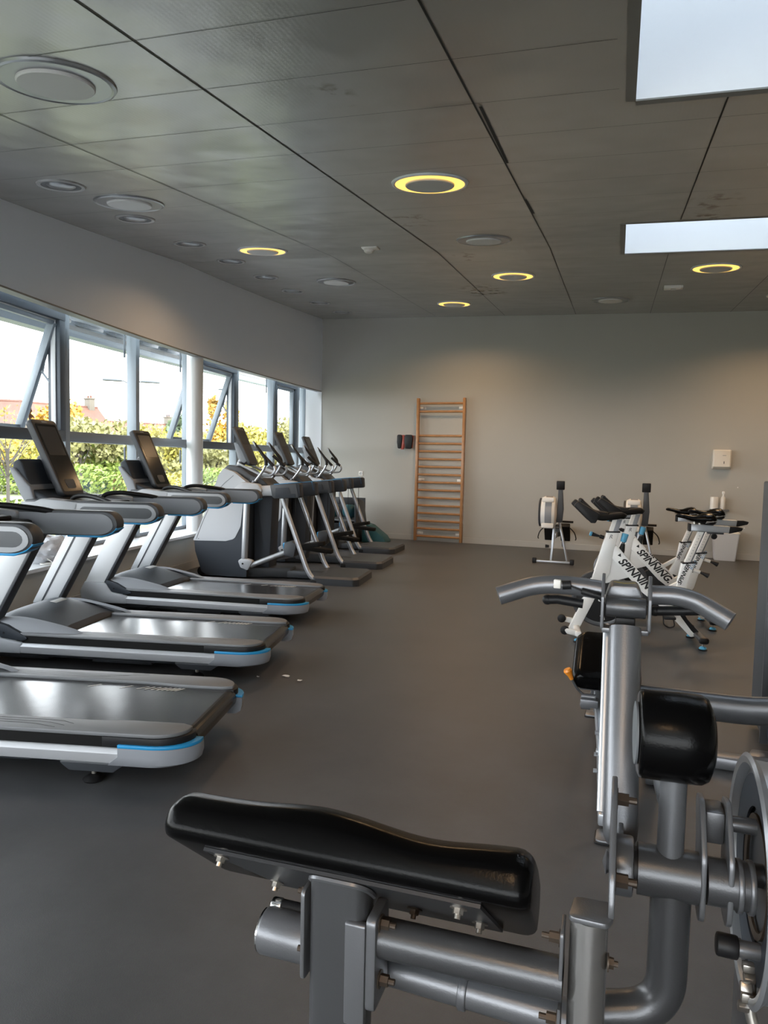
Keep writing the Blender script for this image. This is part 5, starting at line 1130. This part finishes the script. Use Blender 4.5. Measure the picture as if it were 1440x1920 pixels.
# canopy over the windows
def canopy(off0, off1, z0, z1, m, name, kind=None):
    o = along(.40+off0, .40+off1, z0, z1, -5, 15.5, m, name, .7); return o
t = thing('canopy', 'x', 'canopy'); t['kind'] = 'structure'; t.name = 'trim_6'
for k in ('label', 'category'): del t[k]
o = canopy(.25, 1.62, 3.33, 3.37, 'canopy_sheet', 'soffit_sheet'); o.parent = t
o = canopy(1.62, 1.66, 3.27, 3.40, 'panel_white', 'sheet_edge'); o.parent = t
o = canopy(1.70, 1.90, 3.06, 3.40, 'alu_frame', 'fascia_beam'); o.parent = t
o = canopy(1.66, 1.70, 3.15, 3.20, 'trim_grey', 'fascia_lip'); o.parent = t
for i in range(28):
    y = -4.5+i*.7; g = G(); p = V((xw(y), y, 3.22))+wn(y)*1.95; g.bar(p+V((0, 0, .0)), p+wn(y)*.25+V((0, 0, .06)), .45, .05, .004); o = g.out('beam_rib', 'alu_dark', t)
# trees
def leaves(n, rx, ry, rz_, c, size, seed, holes=.0):
    rnd = random.Random(seed); g = G(); k = 0; b = g.bm
    lobes = [(V((rnd.uniform(-.6, .6)*rx, rnd.uniform(-.6, .6)*ry, rnd.uniform(-.6, .65)*rz_)), rnd.uniform(.30, .52)) for _ in range(11)]
    while k < n:
        lc_, lr = rnd.choice(lobes); d = V((rnd.gauss(0, 1), rnd.gauss(0, 1), rnd.gauss(0, 1))).normalized()*lr*rnd.uniform(.45, 1.05)
        p = V((lc_.x+d.x*rx, lc_.y+d.y*ry, lc_.z+d.z*rz_)) + V(c)
        a = V((rnd.gauss(0, 1), rnd.gauss(0, 1), rnd.gauss(0, .6))).normalized(); e = a.orthogonal().normalized(); e2 = a.cross(e); th = rnd.uniform(0, 6.28); u = e*cos(th)+e2*sin(th); w_ = a.cross(u); s = size*rnd.uniform(.6, 1.3)
        vs = [b.verts.new(p+u*s), b.verts.new(p+w_*s*.55), b.verts.new(p-u*s), b.verts.new(p-w_*s*.55)]; b.faces.new(vs); k += 1
    return g
def trunk(h, r, seed, spread=.5, nb=7):
    rnd = random.Random(seed); g = G(); g.tube([(0, 0, 0), (rnd.uniform(-.05, .05), 0, h*.35), (rnd.uniform(-.1, .1), 0, h*.62)], [r, r*.8, r*.6], 8)
    for i in range(nb):
        a = i*2.4+rnd.uniform(-.4, .4); z0 = h*rnd.uniform(.3, .62); e = V((cos(a)*spread*h*.5, sin(a)*spread*h*.5, h*rnd.uniform(.75, 1.0)))
        m_ = V((e.x*.5, e.y*.5, z0+(e.z-z0)*.45)); g.tube([(0, 0, z0), m_, e], [r*.45, r*.28, r*.1], 6)
        g.tube([m_, m_+V((rnd.uniform(-.3, .3), rnd.uniform(-.3, .3), .35))*h*.4], [r*.2, r*.06], 5)
    return g
# (px, distance, height, width, material, label, leaf count)
TR = [(150, 33, 3.6, 4.2, 'leaf_olive', 'olive green bushy tree before the house with the chimney', 2600), (75, 34, 2.9, 4.8, 'leaf_yellow', 'yellow-green tree behind the middle treadmill display', 2400),
      (15, 36, 2.9, 4.4, 'leaf_olive', 'olive tree at the left edge below the window rail', 2000), (205, 35, 3.1, 4.2, 'leaf_green', 'broad green tree with dark forked trunk between two houses', 2400),
      (262, 38, 2.9, 4.0, 'leaf_green', 'green tree hidden behind the lit treadmill screen', 1600), (322, 36, 3.3, 4.4, 'leaf_yellow', 'yellowish loose tree left of the round column', 2400),
      (345, 46, 4.9, 2.6, 'leaf_dark', 'taller blue-green tree just left of the round column', 2400), (398, 35, 2.7, 4.2, 'leaf_olive', 'olive tree seen through the low pane right of the column', 2200),
      (425, 42, 5.4, 2.4, 'leaf_orange', 'orange autumn tree right of the round column', 2600), (474, 42, 4.2, 3.6, 'leaf_yellow', 'yellow autumn tree behind the nearest elliptical trainer', 2600), (503, 44, 3.9, 3.0, 'leaf_yellow', 'yellow tree left of the mullion above the second trainer', 1800),
      (532, 44, 4.4, 3.4, 'leaf_olive', 'yellow-green tree behind the middle elliptical trainer', 2200), (561, 46, 5.2, 3.0, 'leaf_yellow', 'tall yellow tree in the narrow last window strip', 2200), (100, 50, 5.4, 4.0, 'leaf_orange', 'orange tree in front of the big tiled roof', 2400), (-60, 34, 3.0, 5, 'leaf_olive', 'olive tree beyond the left picture edge', 1200)]
for i, (px, d, h, w_, m_, lab, n) in enumerate(TR):
    c = far(px, d, GZ); t = thing('street_tree', lab, 'tree', c, 0, 'trees along the street')
    leaves(n, w_*.5, w_*.5, h*.40, (0, 0, h*.60), .15 if d < 45 else .19, i).out('crown', m_, t, 0); trunk(h*.8, .09, i, .55).out('trunk', 'bark', t, 60)
c = far(14, 21.5, GZ); t = thing('bare_tree', 'thin bare young tree at the left edge in front of the road', 'tree', c); trunk(3.1, .055, 33, .5, 12).out('trunk', 'bark', t, 60); leaves(260, 1.1, 1.1, 1.1, (0, 0, 2.2), .06, 99).out('crown', 'leaf_orange', t, 0)
# hedges
for i, (a, b, d, h, m_, lab) in enumerate(((-60, 130, 31.5, 1.45, 'leaf_green', 'dense green hedge at the left edge behind the road'), (128, 262, 27.5, 1.5, 'leaf_green', 'bright green hedge right of the middle treadmill console'), (268, 345, 29.5, 1.3, 'leaf_yellow', 'yellowish hedge left of the round column'), (375, 560, 27.5, 1.55, 'leaf_green', 'bright green hedge right of the round column'),
                                         (-40, 100, 22.0, .42, 'leaf_green', 'low green planting in front of the road at the left'))):
    rnd = random.Random(40+i); g = G(); bb = g.bm; p0, p1 = far(a, d, GZ), far(b, d, GZ); L_ = (p1-p0).length; n = int(L_*h*300); t_ = (p1-p0).normalized(); q_ = V((-t_.y, t_.x, 0))
    for k in range(n):
        u_ = rnd.random(); zz = rnd.random()**.8*h*(.85+.2*mathutils.noise.noise(V((u_*L_*.8, i, 0)))); p = p0.lerp(p1, u_)+q_*rnd.uniform(-.55, .55)*(1-.3*(zz/h)**3)+V((0, 0, zz)); aa = V((rnd.gauss(0, 1), rnd.gauss(0, 1), rnd.gauss(0, 1))).normalized(); u = aa.orthogonal().normalized(); v_ = aa.cross(u); s = .085*rnd.uniform(.6, 1.4)
        bb.faces.new([bb.verts.new(p+u*s), bb.verts.new(p+v_*s*.6), bb.verts.new(p-u*s), bb.verts.new(p-v_*s*.6)])
    tag(g.out('hedge', m_, smooth=0), lab, 'hedge', 'hedges along the street')
# houses
def house(name, px, d, W_, D_, hw, hr, rot, lab, chim=None, sky=False):
    c = far(px, d, GZ); rz = rot; t = thing(name, lab, 'house', c, rz, 'houses across the street')
    g = G(); a, b = W_/2, D_/2
    g.prism([(-b, 0), (b, 0), (b, hw), (0, hr-.15), (-b, hw)], 'x', -a, a); g.out('wall', 'render_wall', t, 0)
    g = G()
    for s in (-1, 1):
        e = V((0, s*(b+.35), hw-.2)); r_ = V((0, 0, hr)); dn = (e-r_).normalized(); nn_ = V((0, -dn.z*s, dn.y*s)); nn_ = nn_ if nn_.z > 0 else -nn_
        R = [[V((x, 0, 0))+q+nn_*k for q, k in ((r_, 0), (e, 0), (e, .14), (r_, .14))] for x in (-a-.3, a+.3)]; g.loft(R)
    rf = g.out('roof', 'roof_tile', t, 0)
    g = G(); g.cyl((-a-.3, 0, hr+.12), (a+.3, 0, hr+.12), .13, n=8); g.out('ridge', 'roof_tile', rf)
    if chim:
        g = G(); g.box((chim, .0, hr+.1), (.55, .9, 1.6), .04); g.box((chim, .0, hr+.92), (.65, 1.0, .12), .02); ch = g.out('chimney', 'render_wall', t)
        g = G(); [g.cyl((chim, k, hr+.95), (chim, k, hr+1.2), .10) for k in (-.22, .22)]; g.out('chimney_pot', 'roof_tile', ch)
    for k in (-.3, .3):
        g = G(); g.box((k*W_, -b-.02, 1.4), (1.0, .08, 1.2), .02); g.out('window', 'screen', t); g = G(); g.box((-a-.02, k*D_*.7, 1.4), (.08, 1.0, 1.2), .02); g.out('window', 'screen', t)
    if sky:
        s = -1; e = V((0, s*(b+.35), hw-.2)); r_ = V((0, 0, hr)); m0 = e.lerp(r_, .48)
        g = G(); g.box(m0+V((.3, 0, .18)), (1.3, 1.5, .12), .03, ('X', atan2(hr-hw+.2, b+.35))); g.out('roof_window', 'screen', rf)
    return t
dirang = lambda px: atan2(ray(px, 860).x*-1, ray(px, 860).y)
house('tiled_house', -62, 50, 7.5, 8, 2.4, 5.3, dirang(-20)-.25, 'orange tiled house with a roof window at the left edge', None, True)
house('gabled_house', 98, 64, 8.2, 8.5, 2.6, 6.05, dirang(110)+.50, 'large house with grey gable and brick chimney behind the middle treadmill', 3.6)
house('low_house', 266, 74, 6.6, 8, 2.4, 5.0, dirang(265)+.45, 'lower tiled house between the window mullions, chimney at its right end', 2.9)
house('distant_house', 405, 96, 9, 8, 2.3, 4.9, dirang(400)+.2, 'small distant tiled house just right of the round column')
house('corner_house', 620, 95, 12, 9, 2.6, 5.4, dirang(560), 'distant tiled house hidden behind the last autumn trees')
# street furniture
def lamp_post(px, d, h, arms, lab, r=.07, py=None):
    c = far(px, d, GZ); t = thing('street_lamp', lab, 'street lamp', c, dirang(px), 'street lamps')
    g = G(); g.cyl((0, 0, 0), (0, 0, h), r, r*.5, n=10); g.out('pole', 'lamp_pole', t)
    for s, l in arms:
        g = G(); g.tube([(0, 0, h-.05), (s*l*.4, 0, h+.10), (s*l*.8, 0, h+.12)], .03, 6); ar = g.out('arm', 'lamp_pole', t)
        g = G(); g.box((s*l, 0, h+.12), (.75, .3, .09), .03); g.out('lamp_head', 'lamp_pole', ar)
lamp_post(247, 30, 4.75, ((-1, .75), (1, .75)), 'double-armed street lamp half hidden by a window mullion')
lamp_post(291, 62, 5.2, ((1, 1.8),), 'single-armed street lamp above the lower house')
lamp_post(397, 48, 6.2, ((1, .8),), 'thin single-armed street lamp right of the round column', .05)
lamp_post(286, 70, 6.0, (), 'thin bare pole left of the single-armed street lamp', .06)
lamp_post(456, 60, 6.4, (), 'thin bare pole above the nearest trainer display', .06)
# car, fence, gate
t = thing('parked_car', 'small white parked car at the left edge behind the bare tree', 'car', far(2, 38, GZ+.0), dirang(2))
g = G(); g.prism(fillet([(-2.0, .25), (2.0, .25), (2.05, .75), (1.2, .9), (.6, 1.4), (-1.1, 1.42), (-1.9, .95)], .12), 'y', -.85, .85, .08); g.out('body', 'car_white', t)
g = G(); g.prism(fillet([(1.05, .92), (.55, 1.33), (-1.05, 1.35), (-1.6, .95)], .06), 'y', -.87, .87, .02); g.out('windows', 'screen', t)
for x in (-1.3, 1.3):
    for s in (-1, 1): g = G(); g.cyl((x, s*.72, .32), (x, s*.9, .32), .32, n=20); g.out('wheel', 'rubber', t)
p = far(200, 36, GZ); g = G(); g.box((0, 0, .6), (3.6, .08, 1.2), .02); tag(g.out('tarp_fence', 'tarp_teal', loc=p), 'grey-teal covered fence under the dark forked tree', 'fence').rotation_euler = (0, 0, dirang(190))
p = far(228, 35, GZ); g = G(); g.box((0, 0, .55), (.9, .08, 1.1), .02); tag(g.out('wooden_gate', 'gate_orange', loc=p), 'small orange wooden gate beside the covered fence', 'gate').rotation_euler = (0, 0, dirang(228))

# ------------------------------------------------------------------ light
w = bpy.data.worlds.new('world'); S.world = w; w.use_nodes = True; nt = w.node_tree; bg = nt.nodes['Background']
tcn = nt.nodes.new('ShaderNodeTexCoord'); sep = nt.nodes.new('ShaderNodeSeparateXYZ'); rmp = nt.nodes.new('ShaderNodeValToRGB')
nt.links.new(tcn.outputs['Generated'], sep.inputs[0]); nt.links.new(sep.outputs['Z'], rmp.inputs[0]); nt.links.new(rmp.outputs[0], bg.inputs['Color'])
e = rmp.color_ramp.elements; e[0].position = 0.0; e[0].color = (1.0, 1.0, 1.0, 1); e[1].position = .9; e[1].color = (.80, .90, 1.0, 1)
bg.inputs['Strength'].default_value = SKY
sd = bpy.data.lights.new('sun', 'SUN'); sd.energy = SUN; sd.angle = radians(3); sd.color = (1, .93, .82); so = bpy.data.objects.new('sun', sd); COL.objects.link(so)
dirv = V((-.55, .25, -.80)); so.rotation_euler = dirv.to_track_quat('-Z', 'Y').to_euler()
S.view_settings.view_transform = 'Standard'; S.view_settings.look = 'None'; S.view_settings.gamma = 1; S.view_settings.use_curve_mapping = False
S.view_settings.exposure = EXPO
S.cycles.use_denoising = True; S.cycles.max_bounces = 10; S.cycles.diffuse_bounces = 6; S.cycles.transparent_max_bounces = 24; S.cycles.caustics_reflective = False; S.cycles.caustics_refractive = False; S.cycles.sample_clamp_indirect = 8
